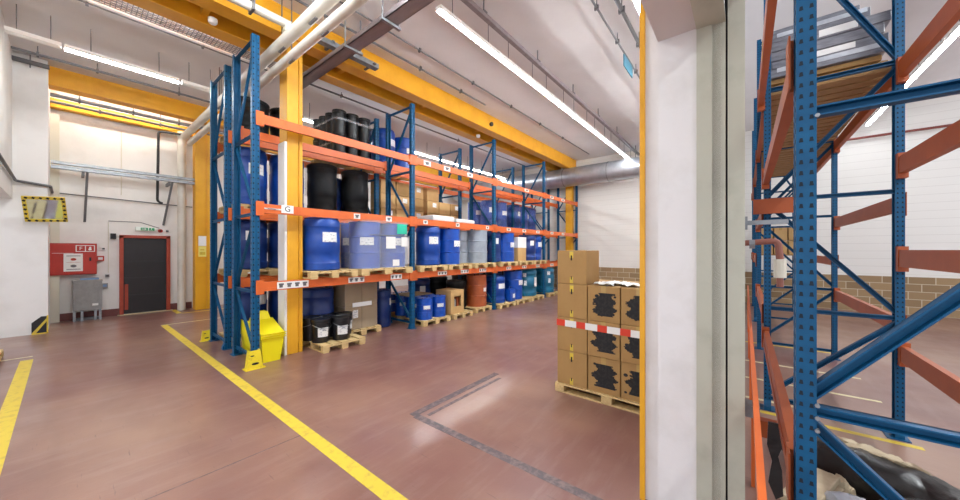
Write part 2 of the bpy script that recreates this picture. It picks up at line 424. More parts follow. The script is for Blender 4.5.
for i in range(6):
    strip(4.0+i*1.44, 4.0+i*1.44+1.42, -2.4, 4.75, f'lit strip light over the right hall, {ordn[5-i]} tube from the end wall', 'strip lights of the right hall', True, 'tubemid' if i > 2 else 'tube')
for i in range(3):
    strip(4.6+i*1.5, 4.6+i*1.5+1.48, 1.1, 4.85, f'lit strip light at the top beside the white wall end, {ordn[i]} tube of that row', 'strip lights near the dividing wall')
for i in range(4):
    strip(2.85-(i+1)*1.4, 2.85-i*1.4-.02, 3.2, 4.8, f'strip light of the central row over the camera side, {ordn[i]} beyond the picture top', 'central row of strip lights')
for i in range(5):
    strip(3.95-(i+1)*1.44, 3.95-i*1.44-.02, -2.4, 4.75, f'strip light of the right hall row beside the camera, {ordn[i]} past the picture edge', 'strip lights of the right hall')
for i in range(2):  # lamp rows added out of view to brighten the left aisle
    strip(-.5+i*1.05, .53+i*1.05, 4.0, 4.8, f'unseen strip light added to brighten the left aisle above the picture top, {nm[i]} one', 'strip lights over the left aisle')
    strip(-.5+i*1.05, .53+i*1.05, 6.2, 4.95, f'unseen second-row strip light added to brighten the left aisle, {nm[i]} one', 'strip lights over the left aisle')
strip(-.1, 1.9, 11.42, 5.11, 'strip light tucked behind the ochre beam lighting the door wall', None, True, 'tubesoft')
# ------------------------------------------------------------------ pipes, rails, trays under the ceiling
def rod(name, label, cat, pts, r, m, hang=None, seg=10, hz=ZC):
    t = thing(name, label, cat, pts[0])
    p0 = Vector(pts[0]); MB().tube([Vector(p)-p0 for p in pts], r, seg).build('run', m, t, True)
    if hang:
        for h in hang:
            hp = Vector(h)-p0; MB().cyl(hp, (hp.x, hp.y, hz-p0.z), .008, 6).box(hp, (.03, 2*r+.03, 2*r+.03)).build('clip', 'conduit', t)
    return t
rod('conduit', 'thin dark conduit on the ceiling left of the central lights, longest of the thin ones', 'conduit', [(1.0, 4.59, 5.2), (12.3, 4.59, 5.2)], .014, 'conduit', [(x, 4.59, 5.2) for x in (2.6, 4, 5.5, 7, 8.5, 10)])
rod('conduit', 'dark conduit running close along the yellow double beam', 'conduit', [(1.2, 5.03, 5.19), (6.5, 5.03, 5.19)], .02, 'conduit', [(x, 5.03, 5.19) for x in (2, 3.2, 4.4, 5.6)])
rod('conduit', 'dark conduit on the ceiling behind the yellow double beam', 'conduit', [(2.9, 7.3, 5.16), (12.2, 7.3, 5.16)], .02, 'conduit', [(x, 7.3, 5.16) for x in (4, 6, 8, 10)])
t = rod('conduit', 'dark conduit with a white edge above the left aisle', 'conduit', [(-.3, 7.35, 5.15), (2.6, 7.35, 5.15)], .03, 'conduit', [(x, 7.35, 5.15) for x in (.2, 1.5)])
MB().b2((0, -.09, -.02), (2.9, -.03, .03)).build('white_edge', 'white', t)
rod('conduit', 'dark conduit crossing the ceiling before the ochre beam at the left', 'conduit', [(-.58, 9.9, 5.1), (3.2, 9.9, 5.1)], .022, 'conduit', [(x, 9.9, 5.1) for x in (-.3, .4, 1.6)])
rod('conduit', 'thin dark conduit carrying the hanging blue plate near the wall end', 'conduit', [(3.5, 1.68, 5.1), (11.5, 1.68, 5.1)], .016, 'conduit', [(x, 1.68, 5.1) for x in (4.8, 5.8, 7)])
rod('conduit', 'grey conduit at the top edge nearest the white wall end', 'conduit', [(4.0, 1.39, 5.05), (10, 1.39, 5.05)], .028, 'conduit', [(x, 1.39, 5.05) for x in (5, 6, 7)])
t = thing('ceiling_rail', 'straight grey steel rail beside the central row of lights', 'rail', (2.0, 2.97, 5.0))
MB().b2((0, -.035, -.03), (10.8, .035, .04)).build('channel', 'traymetal', t)
for x in (1.8, 3.4, 5.0, 6.6, 8.2): MB().cyl((x, 0, .04), (x, 0, .25), .012, 6).b2((x-.04, -.04, .03), (x+.04, .04, .06)).build('hanger', 'conduit', t)
t = thing('hanging_plate', 'small blue plate hanging from a conduit near the white wall end', 'sign', (6.45, 1.68, 4.97))
MB().b2((-.28, -.008, -.11), (.28, .008, .10)).build('plate', 'signblue', t); [MB().cyl((k, 0, .1), (k, 0, .14), .006, 6).build('hook', 'conduit', t) for k in (-.2, .2)]
# wide tray along Y
t = thing('cable_tray', 'wide purple-grey cable tray crossing under the ceiling from the yellow column', 'cable tray', (2.79, 2.2, 4.72))
q = MB().b2((-.1, 0, 0), (.1, 4.6, .012)).b2((-.1, 0, 0), (-.088, 4.6, .08)).b2((.088, 0, 0), (.1, 4.6, .08))
q.build('tray', 'traymetal', t)
for y in (1.6, 2.55): MB().cyl((-.13, y, -.03), (-.13, y, .5), .012, 6).cyl((.13, y, -.03), (.13, y, .5), .012, 6).b2((-.16, y-.025, -.04), (.16, y+.025, -.005)).build('bracket', 'galv', t)
t = thing('cable_tray', 'short grey cable tray fixed along the face of the yellow double beam', 'cable tray', (2.46, 5.18, 4.84))
MB().b2((0, -.06, 0), (1.05, .06, .05)).b2((0, -.06, .05), (1.05, -.05, .08)).build('tray', 'galv', t)
MB().b2((.92, -.12, .02), (.96, .215, .04)).build('bracket', 'conduit', t); MB().b2((.2, -.06, .04), (.24, .215, .1)).build('bracket', 'conduit', t)
t = thing('cable_tray', 'grey mesh cable tray alongside the rear of the yellow double beam', 'cable tray', (-.4, 6.42, 4.9))
q = MB()
for y in (0, .06, .12, .18, .24, .3): q.cyl((0, y, 0), (2.9, y, 0), .008, 6)
for i in range(60): q.cyl((i*.049, 0, .004), (i*.049, .3, .004), .006, 5)
q.build('mesh', 'galv', t)
for x in (.6, 2.3): MB().cyl((x, .15, 0), (x, .15, .34), .01, 6).build('hanger', 'conduit', t)
# cream pipes
rod('ceiling_pipe', 'upper cream pipe crossing under the ceiling beside the yellow column, left of two', 'pipe', [(1.93, 2.0, 4.53), (1.93, 11.3, 4.53)], .078, 'pipe', [(1.93, y, 4.53) for y in (4.2, 5.15, 8.2)], 16)
rod('ceiling_pipe', 'lower cream pipe beside the yellow column, right of two', 'pipe', [(1.98, 2.0, 4.30), (1.98, 11.0, 4.30)], .06, 'pipe', [(1.98, y, 4.30) for y in (4.0, 4.95, 8.3)], 16)
rod('ceiling_pipe', 'thick cream pipe along the yellow beam joining the crossing pipes', 'pipe', [(-.8, 4.95, 4.72), (1.93, 4.95, 4.72), (1.93, 4.95, 4.6)], .07, 'pipe', [(.9, 4.95, 4.74), (1.5, 4.95, 4.74)], 14)
# left recess rails
t = thing('wall_rail', 'double grey steel rail on two struts high across the door wall', 'rail', (-.18, 11.55, 3.40))
MB().b2((0, -.05, .05), (2.55, .05, .11)).b2((0, -.05, -.05), (2.55, .05, .02)).build('channel', 'galv', t)
for x, dx in ((.5, -.03), (1.92, -.12)): MB().bar((x, .02, -.05), (x+dx, .4, -1.15), .04, .04).b2((x-.08, -.02, -.14), (x-.04, .4, -.06)).build('strut', 'conduit', t)
rod('conduit', 'black conduit looping down the bright wall between the rails', 'conduit', arc([(2.1, 11.62, 4.66), (1.5, 11.72, 4.64), (1.5, 11.9, 2.85), (1.6, 11.9, 2.82)], .08), .028, 'dark')
rod('conduit', 'thin dark conduit running level below the wall rail', 'conduit', arc([(-.2, 11.93, 2.87), (2.2, 11.93, 2.78)], .1), .014, 'conduit')
rod('conduit', 'grey conduit bending round the white pier above the mirror', 'conduit', arc([(-.57, 6.5, 2.94), (-.565, 10.49, 2.88), (-.17, 10.49, 2.83), (-.17, 10.6, 2.83), (-.17, 11.92, 2.86)], .03), .022, 'conduit')
rod('conduit', 'thin grey vertical conduit in the middle of the bright door wall', 'conduit', [(.87, 11.96, 4.5), (.87, 11.96, 2.95)], .008, 'cream')
rod('ceiling_pipe', 'silver pipe running below the ochre beam above the door recess', 'pipe', [(-.19, 11.15, 4.8), (3.2, 11.15, 4.8)], .04, 'galv', [(x, 11.15, 4.8) for x in (.2, 1.0, 1.8)])
rod('ceiling_pipe', 'dark pipe behind the silver one above the door recess', 'pipe', [(-.19, 11.45, 4.74), (3.2, 11.45, 4.74)], .03, 'conduit', [(x, 11.45, 4.74) for x in (.5, 1.5)])
rod('drainpipe', 'pale vertical drainpipe between the dark door and the yellow column', 'pipe', [(1.95, 11.76, 0), (1.95, 11.76, 4.75)], .085, 'pipe', None, 18)
t = thing('cable_tray', 'short grey cable channel across the top of the white pier', 'cable tray', (-.6, 10.42, 5.1))
MB().b2((0, -.04, -.03), (.42, .05, .03)).build('channel', 'conduit', t); MB().cyl((.2, 0, -.1), (.2, 0, .14), .01, 6).build('hanger', 'conduit', t)
# big duct
t = thing('air_duct', 'big silver round air duct high along the end wall', 'duct', (12.45, 2.0, 4.47))
MB().cyl((0, -1.4, 0), (0, 9.5, 0), .36, 28).build('duct', 'duct', t, True)
for y in (.2, 1.9, 3.6, 5.3, 7): MB().cyl((0, y-.02, 0), (0, y+.02, 0), .368, 28).build('seam', 'galv', t, True)
for y in (1.0, 4.4): MB().cyl((0, y, .34), (0, y, .78), .01, 6).build('hanger', 'conduit', t)
rod('wall_pipe', 'thin red-brown pipe along the end wall of the right hall', 'pipe', [(12.95, -5.5, 4.52), (12.95, -.5, 4.52)], .03, 'redpipe')
for x, y, z, lb in ((6.75, 5.37, 4.6, 'dark round sensor on the face of the yellow beam'), (7.3, 5.9, 4.8, 'white round smoke detector under the yellow beam, above the second bay'), (1.3, 5.85, 4.8, 'white round smoke detector under the yellow beam near the top left')):
    q = MB().lathe([(.0, -.03), (.04, -.02), (.055, 0), (.055, .05)], 16); o = q.build('smoke_detector', 'dark' if 'dark' in lb else 'white', None, True, (x, y, z)); tag(o, lb, 'detector')
    if 'dark' in lb: o.location = (7.2, 5.38, 5.0); o.rotation_euler = (PI/2, 0, 0)

# ------------------------------------------------------------------ left wall fittings
t = thing('traffic_mirror', 'traffic mirror with black and yellow striped frame on the white pier', 'mirror', (-.225, 10.30, 2.37))
t.rotation_euler = (math.radians(24), math.radians(-3), math.radians(-4))
MB().b2((-.2, -.012, -.2), (.2, 0, .2)).build('mirror_glass', 'mirror', t)
q = MB(); W, Hh, e = .25, .245, .05
for (a, b) in (((-W, -Hh), (W, -Hh+e)), ((-W, Hh-e), (W, Hh)), ((-W, -Hh+e), (-W+e, Hh-e)), ((W-e, -Hh+e), (W, Hh-e))):
    q.b2((a[0], -.03, a[1]), (b[0], .01, b[1]))
q.build('mirror_frame', 'lineyel', t)
q = MB()
for i in range(6):
    x = -W+.05+i*.082
    for z in (-Hh+.024, Hh-.024): q.box((x, -.031, z), (.035, .004, .034), 0, 0, Matrix.Rotation(.5, 4, 'Y'))
for i in range(5):
    z = -Hh+.07+i*.085
    for x in (-W+.024, W-.024): q.box((x, -.031, z), (.034, .004, .035), 0, 0, Matrix.Rotation(.5, 4, 'Y'))
q.build('stripe', 'black', t)
MB().cyl((0, 0, 0), (0, .2, -.1), .02, 8).build('arm', 'conduit', t)
t = thing('corner_guard', 'black and yellow hazard plate at the foot of the white pier', 'hazard plate', (-.3, 10.51, .17))
MB().prism([(-.09, -.17), (.095, -.17), (.095, .16), (.02, .16), (-.09, .05)], -.012, .012, 0, 'y').build('plate', 'black', t)
q = MB(); q.prism([(-.09, -.15), (-.04, -.15), (.09, .07), (.09, .13)], -.016, -.012, 0, 'y'); q.b2((.085, -.016, -.17), (.105, .02, .17)).b2((-.09, -.016, -.17), (.1, .0, -.15))
q.build('stripe', 'lineyel', t)
t = thing('fire_cabinet', 'red wall-mounted fire hose cabinet left of the grey bin', 'fire cabinet', (.125, 11.99, 1.39))
MB().b2((-.345, -.19, -.35), (.345, 0, .36), bev=.01).build('body', 'red', t)
MB().b2((-.33, -.2, -.33), (.33, -.19, .33), bev=.004).build('door', 'red', t)
MB().b2((-.3, -.202, .135), (.0, -.2, .142)).build('seam', 'paper', t)
s = MB().b2((.03, -.206, .17), (.315, -.2, .32)).build('hose_sign', 'paper', t)
MB().b2((.045, -.208, .185), (.165, -.206, .305)).b2((.18, -.208, .185), (.3, -.206, .305)).build('red_field', 'red', s)
text('F', .11, 'paper', s, (.105, -.21, .243), FWD)
q = MB().sph((.24, -.21, .225), .026, 0, 8, (1, .1, 1)).sph((.243, -.21, .262), .018, 0, 8, (1, .1, 1.4)); q.build('flame_mark', 'paper', s)
nn = MB().b2((-.14, -.206, -.27), (.135, -.2, .13)).build('notice', 'paper', t)
MB().b2((-.10, -.208, -.07), (.1, -.206, -.065)).sph((0, -.207, .0), .03, 0, 8, (1.4, .06, 1)).build('red_mark', 'red', nn)
MB().sph((0, -.207, -.15), .032, 0, 8, (1.4, .06, 1)).b2((-.1, -.208, .07), (.1, -.206, .085)).b2((-.1, -.208, -.23), (.1, -.206, -.215)).build('grey_mark', 'conduit', nn)
MB().b2((.23, -.215, -.04), (.26, -.2, .04)).build('latch', 'black', t)
t = thing('wheeled_bin', 'grey ribbed metal bin on legs in front of the red cabinet', 'bin', (.325, 11.65, 0))
MB().b2((-.21, 0, .22), (.21, .28, .9), bev=.008).build('body', 'cartgrey', t)
q = MB()
for i in range(9): q.b2((-.2+i*.05, -.012, .24), (-.18+i*.05, 0, .88))
q.build('rib', 'cartgrey', t)
MB().b2((-.225, -.02, .88), (.225, .29, .92)).build('lid', 'cartgrey', t)
for x in (-.19, -.08, .12, .19): MB().b2((x-.02, .0, 0), (x+.02, .05, .24)).build('leg', 'galv', t)
MB().b2((-.21, .1, 0), (.21, .27, .05)).build('base', 'conduit', t)
MB().b2((.07, -.016, .33), (.16, -.012, .38)).build('label', 'paper', t)
o = MB().b2((.22, 11.68, .921), (.5, 11.88, .955), bev=.005).build('folded_sheet', 'bluesheet'); tag(o, 'folded blue sheet on the lid of the grey bin', 'sheet')
t = thing('exit_sign', 'green and white emergency exit sign above the dark door', 'exit sign', (1.30, 11.99, 2.13))
MB().b2((-.19, -.07, -.045), (.19, 0, .05), bev=.006).build('case', 'exit', t)
q = MB().b2((-.10, -.073, -.035), (.03, -.07, .035)).b2((.05, -.073, -.035), (.15, -.07, .035)); q.build('green_panel', 'green', t)
q = MB().b2((-.085, -.075, -.008), (-.03, -.073, .008)).prism([(-.03, -.025), (.01, 0), (-.03, .025)], -.075, -.073, 0, 'y').b2((.085, -.075, -.01), (.1, -.073, .015)).sph((.095, -.074, .024), .009, 0, 8, (1, .2, 1)).bar((.095, -.074, -.008), (.07, -.074, -.03), .008, .002).bar((.095, -.074, -.008), (.12, -.074, -.028), .008, .002)
q.build('pictogram', 'paper', t)
def small(name, lb, cat, x, z, w, h, dep, m, extra=None):
    t = thing(name, lb, cat, (x, 12.0, z)); MB().b2((-w/2, -dep, -h/2), (w/2, 0, h/2), bev=.004).build('case', m, t)
    if extra: MB().b2((-w*.3, -dep-.006, -h*.25), (w*.3, -dep, h*.25)).build('cover', extra, t)
    return t
small('call_point', 'red fire alarm push box between the cabinet and the door', 'alarm', .53, 1.40, .12, .12, .06, 'red', 'paper')
small('door_sensor', 'black control box at the upper left corner of the door frame', 'control box', .735, 1.935, .09, .13, .09, 'dark', 'black')
small('socket_box', 'small grey socket below the red alarm push box', 'socket', .64, .98, .07, .07, .05, 'galv', 'dark')
small('socket_box', 'round grey plug socket at the right of the grey bin', 'socket', .60, .75, .10, .11, .06, 'cartgrey', 'bluesheet')
small('socket_box', 'small white switch right of the red cabinet', 'switch', .58, 1.63, .07, .07, .04, 'white', 'dark')
t = thing('alarm_sounder', 'round red alarm sounder right of the exit sign', 'alarm', (1.565, 12.0, 2.1)); MB().cyl((0, 0, 0), (0, -.06, 0), .045, 14).build('body', 'red', t); MB().cyl((0, -.06, 0), (0, -.07, 0), .02, 10).build('cover', 'black', t)
small('socket_box', 'tiny grey junction box right of the red alarm sounder', 'junction box', 1.70, 2.1, .05, .05, .04, 'conduit')
rod('conduit', 'thin wiring conduit above the exit sign', 'conduit', [(.66, 11.985, 2.3), (1.2, 11.985, 2.3), (1.55, 11.985, 2.17)], .008, 'conduit')
rod('conduit', 'thin wiring conduit dropping beside the door frame at the alarm box', 'conduit', [(.66, 11.985, 2.28), (.66, 11.985, 1.05)], .007, 'cream')

# ------------------------------------------------------------------ pallet racks
def upright_mb(w, dep, h, pitch, sgn, xfaces=2):
    """C post. sgn=+1: open side towards +Y, punched face on the -Y side"""
    q = MB(); hw, g = w/2, w*.16
    poly = [(-hw, 0), (-g, 0), (-g*.7, .008), (g*.7, .008), (g, 0), (hw, 0), (hw, dep), (hw-.012, dep), (hw-.012, .014), (-hw+.012, .014), (-hw+.012, dep), (-hw, dep)]
    q.prism([(u, v*sgn) for u, v in poly], .0, h)
    z = .12; hs = min(w*.085, pitch*.15)
    while z < h-.05:
        for x in (-hw*.62, hw*.62):
            y = -.0008*sgn; q.quad([(x-hs, y, z-hs*1.5), (x+hs, y, z-hs*1.5), (x+hs, y, z+hs*1.5), (x-hs, y, z+hs*1.5)], 1)
        for vy in ((.25, .75) if xfaces == 2 else (.5,)):
            y = dep*vy*sgn
            for sx in (-1, 1):
                x = sx*(hw+.0008); q.quad([(x, y-hs, z-hs*1.3), (x, y+hs, z-hs*1.3), (x, y+hs*.6, z+hs*1.3), (x, y-hs*.6, z+hs*1.3)], 1)
        z += pitch
    return q
def chan(q, p0, p1, w, d):
    """shallow channel brace with its web towards +X"""
    q.bar(p0, p1, w, d*.3)
    p0 = Vector(p0); p1 = Vector(p1); z = (p1-p0).normalized(); y = z.cross(Vector((1, 0, 0))).normalized()
    for s in (-1, 1):
        off = y*(w/2-.003)*s + Vector((-d*.4, 0, 0)); q.bar(p0+off, p1+off, .006, d)
ZB = (1.02, 2.10, 3.20)
def rack(label, xs, ya, yb, h, levels, w=.09, dep=.07, pitch=.075, brw=.04, skip=(), extra=None, om='orange', bd=.028):
    """ya: outer face seen from the camera aisle, yb: outer face at the back"""
    t = thing('pallet_rack', label, 'pallet rack', (xs[0], ya, 0))
    sg = 1 if yb > ya else -1; D = yb-ya
    um = upright_mb(w, dep, h, pitch, sg).build('upright', ['blue', 'hole'], t)
    first = True
    def foot(u):
        MB().b2((-.07, -.03*sg, 0), (.07, (dep+.05)*sg, .008)).prism([(-w/2-.004, 0), (-w/2-.03, 0), (-w/2-.03, .04), (-w/2-.004, .1)], 0, dep*sg, 0, 'y').build('foot_plate', 'blue', u)
    for i, x in enumerate(xs):
        for back in (0, 1):
            u = um if first else bpy.data.objects.new('upright', um.data)
            if not first: C.objects.link(u); u.parent = t
            u.location = (x-xs[0], D if back else 0, 0)
            if back: u.rotation_euler = (0, 0, PI)
            foot(u); first = False
        X = x-xs[0]; y0, y1 = dep*.6*sg, D-dep*.6*sg
        for z in ZB+(h-.06, .12):
            q = MB(); chan(q, (X, y0, z), (X, y1, z), brw, bd); q.build('brace', 'blue', t)
        zz = (.12,)+ZB+(h-.06,)
        for k in range(4):
            za, zb = zz[k]+.04, zz[k+1]-.04
            yy0, yy1 = (y1, y0) if k % 2 else (y0, y1)
            if extra == 'flip' and i == 0: yy0, yy1 = yy1, yy0
            q = MB(); chan(q, (X+.01, yy0, za), (X+.01, yy1, zb), brw*1.05, bd); q.build('brace', 'blue', t)
    for i in range(len(xs)-1):
        for zt in levels[i]:
            for back in (0, 1):
                if (i, zt, back) in skip: continue
                Lx = xs[i+1]-xs[i]-w; x0 = xs[i]-xs[0]+w/2
                y = (D+.004*sg) if back else -.004*sg; inn = -sg if back else sg
                q = MB().b2((x0, y, zt-.13), (x0+Lx, y+inn*.04, zt)).b2((x0, y-inn*.006, zt-.13), (x0+Lx, y, zt-.085))
                bmo = q.build('beam', om, t)
                for e, s in ((x0, 1), (x0+Lx, -1)):
                    MB().b2((e-.006*s, y-inn*.014, zt-.17), (e+.05*s, y+inn*.044, zt+.03)).b2((e-.05*s, y-inn*.014, zt-.17), (e, y-inn*.008, zt+.03)).build('connector', om, bmo)
                t[f'b{i}_{zt}_{back}'] = bmo.name
    return t
def beam_of(t, i, z, back=0): return bpy.data.objects[t[f'b{i}_{z}_{back}']]
LV = (1.15, 2.25, 3.50)
XS = (1.65, 4.43, 7.25, 10.1, 12.88)
RA = rack('long blue and orange pallet rack facing the central aisle', XS, 5.28, 6.15, 4.58, [LV]*4)
RB = rack('second blue and orange pallet rack standing behind the front one', XS, 6.52, 7.40, 4.58, [LV]*4)
RR = rack('blue and orange rack close to the camera in the right hall', (1.72, 4.44, 7.05, 9.7, 12.3), -.145, -1.045, 5.0,
          [(.8, 2.38), (1.02, 2.06, 3.18), (1.5, 3.18), (1.5, 3.18)], w=.085, dep=.054, pitch=.04, brw=.036, skip=((0, 2.38, 1),), extra='flip', om='orangedark', bd=.04)
for zt, yy in ((1.6, -1.045), (2.38, -1.045), (3.18, -1.045), (3.18, -.145)):
    y = yy+.15
    q = MB().b2((.045, y-.004, zt-.14), (2.675, y+.04, zt)); bmo = q.build('beam', 'orangedark', RR)
    for e, s in ((.045, 1), (2.675, -1)): MB().b2((e-.006*s, y-.012, zt-.18), (e+.05*s, y+.046, zt+.03)).build('connector', 'orangedark', bmo)
    MB().b2((1.55, y+.0405, zt-.138), (1.556, y+.042, zt-.002)).b2((1.60, y+.0405, zt-.138), (1.606, y+.042, zt-.002)).build('tie_strap', 'lineyel', bmo)
MB().b2((2.56, .085, 1.955), (2.6, -.24, 2.10)).b2((2.55, .085, 1.955), (2.61, .07, 2.10)).build('end_stop', 'orangedark', RR)
MB().b2((.84, .105, .50), (.9, -.09, .595)).b2((.87, .105, .42), (.89, .085, .6)).build('end_stop', 'orangedark', RR)
for z in (2.08, 1.045, 1.0, .955): MB().cyl((-.05, -.055, z), (-.035, -.055, z), .007, 8).build('bolt', 'galv', RR)
# plates and stickers on the front beams
def plate(t, i, z, x, w, h, codes, name='label_plate'):
    bmo = beam_of(t, i, z); zc = z-.065
    lp = MB().b2((x-w/2-XS[0], -.016, zc-h/2), (x+w/2-XS[0], -.0105, zc+h/2)).build(name, 'paper', bmo)
    for k in range(codes):
        q = MB()
        cx = x-XS[0]-w/2+w*(k+.5)/codes; ww = w/codes*.3
        q.b2((cx-ww, -.018, zc+h*.05), (cx+ww, -.016, zc+h*.3)); q.b2((cx-ww*.8, -.018, zc-h*.3), (cx+ww*.6, -.016, zc+h*.06)); q.build('code_mark', 'conduit', lp)
    return lp
lp = MB().b2((1.965-1.65, -.022, 2.14), (2.13-1.65, -.0105, 2.255)).build('aisle_plate', 'paper', beam_of(RA, 0, 2.25))
text('G', .11, 'ink', lp, (2.047-1.65, -.024, 2.197), FWD)
plate(RA, 0, 1.15, 2.13, .44, .1, 4); plate(RA, 0, 1.15, 3.16, .3, .09, 3); plate(RA, 0, 1.15, 4.0, .26, .09, 3)
plate(RA, 0, 2.25, 3.17, .12, .09, 1); plate(RA, 0, 2.25, 3.83, .13, .09, 1)
q = plate(RA, 0, 2.25, 1.85, .25, .02, 1)
for x in (5.25, 6.0, 6.7): plate(RA, 1, 1.15, x, .28, .08, 3)
for x in (4.75, 5.75, 6.9): plate(RA, 1, 2.25, x, .12, .08, 1)
for x in (7.9, 8.75, 9.6): plate(RA, 2, 1.15, x, .24, .08, 2); plate(RA, 2, 2.25, x, .2, .08, 1)
for x in (10.6, 11.5): plate(RA, 3, 1.15, x, .24, .08, 2); plate(RA, 3, 2.25, x, .2, .08, 1); plate(RA, 3, 3.5, x, .25, .08, 1)
for x in (4.8, 5.4, 6.2): plate(RA, 1, 3.5, x, .2, .1, 1)
plate(RA, 2, 3.5, 8.9, .25, .08, 1)
# upright guards
def guard(x, y, label, sc=1, rz=0):
    t = thing('post_guard', label, 'post guard', (x, y, 0), rz); t.scale = (sc, sc, sc)
    MB().hexa([(-.12, -.05, .012), (.12, -.05, .012), (.12, -.035, .012), (-.12, -.035, .012)], [(-.085, .0, .33), (.085, .0, .33), (.085, .014, .33), (-.085, .014, .33)]).build('front_plate', 'guard', t)
    for s in (-1, 1): MB().hexa([(s*.12-.006, -.05, .012), (s*.12+.006, -.05, .012), (s*.12+.006, .11, .012), (s*.12-.006, .11, .012)], [(s*.085-.006, 0, .33), (s*.085+.006, 0, .33), (s*.085+.006, .09, .33), (s*.085-.006, .09, .33)]).build('side_plate', 'guard', t)
    MB().b2((-.16, -.07, 0), (.16, .13, .012)).build('base_plate', 'guard', t)
    q = MB().sph((.0, -.042, .1), .03, 0, 10, (2.1, .12, .7)).sph((-.04, -.018, .24), .02, 0, 8, (1.6, .12, .6)); q.build('bolt_slot', 'black', t)
guard(1.6, 5.17, 'yellow steel post guard at the foot of the nearest blue rack post', .74)
guard(1.56, 7.42, 'small yellow post guard at the rear foot of the rack by the floor line', .55)

# ------------------------------------------------------------------ prototypes of goods
def far(o): return o
def make_pallet(label, loc, rz=0, L=1.08, W=.8):
    t = thing('wooden_pallet', label, 'pallet', loc, rz, 'wooden pallets')
    for k in range(5):      # deck boards run along Y
        x = -W/2+.07+k*(W-.14)/4; MB().b2((x-.065, -L/2, .098), (x+.065, L/2, .118), bev=.003).build('deck_board', 'wood', t)
    for y in (-L/2+.05, 0, L/2-.05):
        MB().b2((-W/2, y-.05, .08), (W/2, y+.05, .098)).build('stringer_board', 'wood', t)
        for x in (-W/2+.06, 0, W/2-.06): MB().b2((x-.06, y-.05, .018), (x+.06, y+.05, .08), bev=.003).build('block', 'wood', t)
    for x in (-W/2+.06, 0, W/2-.06): MB().b2((x-.05, -L/2, 0), (x+.05, L/2, .018)).build('bottom_board', 'wood', t)
    return t
PAL = None
def pallet(label, x, y, z, rz=0, sc=None):
    global PAL
    if PAL is None:
        PAL = make_pallet(label, (x, y, z), rz)
        if sc: PAL.scale = sc
        return PAL
    r = dup(PAL, label, (x, y, z), rz); r.scale = sc or (1, 1, 1); return r
PH = .118
PROTO = {}
def drum_proto(kind):
    m = {'blue': 'drum', 'steel': 'drumsteel', 'dark': 'drumdark', 'teal': 'teal', 'silver': 'silver', 'rust': 'orangedrum', 'black': 'blackwrap'}[kind]
    t = thing('drum', 'x', 'drum', (0, 0, 0))
    if kind in ('blue', 'teal', 'dark', 'black'):
        prof = [(.262, 0), (.282, .02), (.284, .12), (.277, .13), (.277, .28), (.284, .29), (.284, .55), (.277, .56), (.277, .70), (.284, .71), (.282, .80), (.262, .83), (.245, .835)]
    else:
        prof = [(.276, 0), (.284, .01), (.276, .02), (.276, .27), (.288, .285), (.276, .30), (.276, .55), (.288, .565), (.276, .58), (.276, .82), (.286, .83), (.284, .84), (.27, .84), (.268, .825)]
    MB().lathe(prof, 32).build('body', m, t, True)
    MB().lathe([(.0, .836), (.235, .836), (.262, .842), (.262, .852), (.235, .858), (.215, .845), (0, .845)] if kind in ('blue', 'teal', 'dark', 'black') else [(0, .822), (.268, .822), (.268, .828), (0, .828)], 32).build('lid', m, t, True)
    if kind == 'black': MB().lathe([(.288, .78), (.292, .79), (.292, .83), (.286, .84)], 32).build('clamp_ring', 'black', t, True)
    MB().cyl((.15, .05, .82), (.15, .05, .862), .03, 10).build('bung', 'dark', t); MB().cyl((-.15, -.05, .82), (-.15, -.05, .862), .02, 10).build('bung', 'dark', t)
    a = -PI/2-.45; lm = 'label'
    if kind in ('blue', 'steel'):
        MB().lathe([(.2875, .46), (.2875, .62)] if kind == 'blue' else [(.2895, .42), (.2895, .56)], 8, 0, a-.4, a+.45).build('label', lm, t)
    elif kind == 'teal':
        MB().lathe([(.2875, .30), (.2875, .60)], 6, 0, a+.5, a+1.0).build('label', lm, t); MB().lathe([(.2875, .62), (.2875, .74)], 6, 0, a-.6, a-.3).lathe([(.2875, .35), (.2875, .5)], 6, 0, a-.5, a-.25).build('sticker', lm, t)
    elif kind == 'dark':
        MB().lathe([(.2875, .5), (.2875, .66)], 6, 0, a-.2, a+.3).build('label', 'paper', t)
    elif kind == 'rust':
        MB().lathe([(.2895, .4), (.2895, .5)], 6, 0, a+.3, a+.7).build('label', lm, t)
    return t
def drum(kind, label, x, y, z, sr=1, sh=1, rz=0, group=None):
    if kind not in PROTO:
        PROTO[kind] = drum_proto(kind); r = PROTO[kind]; r['label'] = label; r.location = (x, y, z); r.rotation_euler = (0, 0, rz)
        if group: r['group'] = group
    else: r = dup(PROTO[kind], label, (x, y, z), rz, group)
    r.scale = (sr, sr, sh); return r

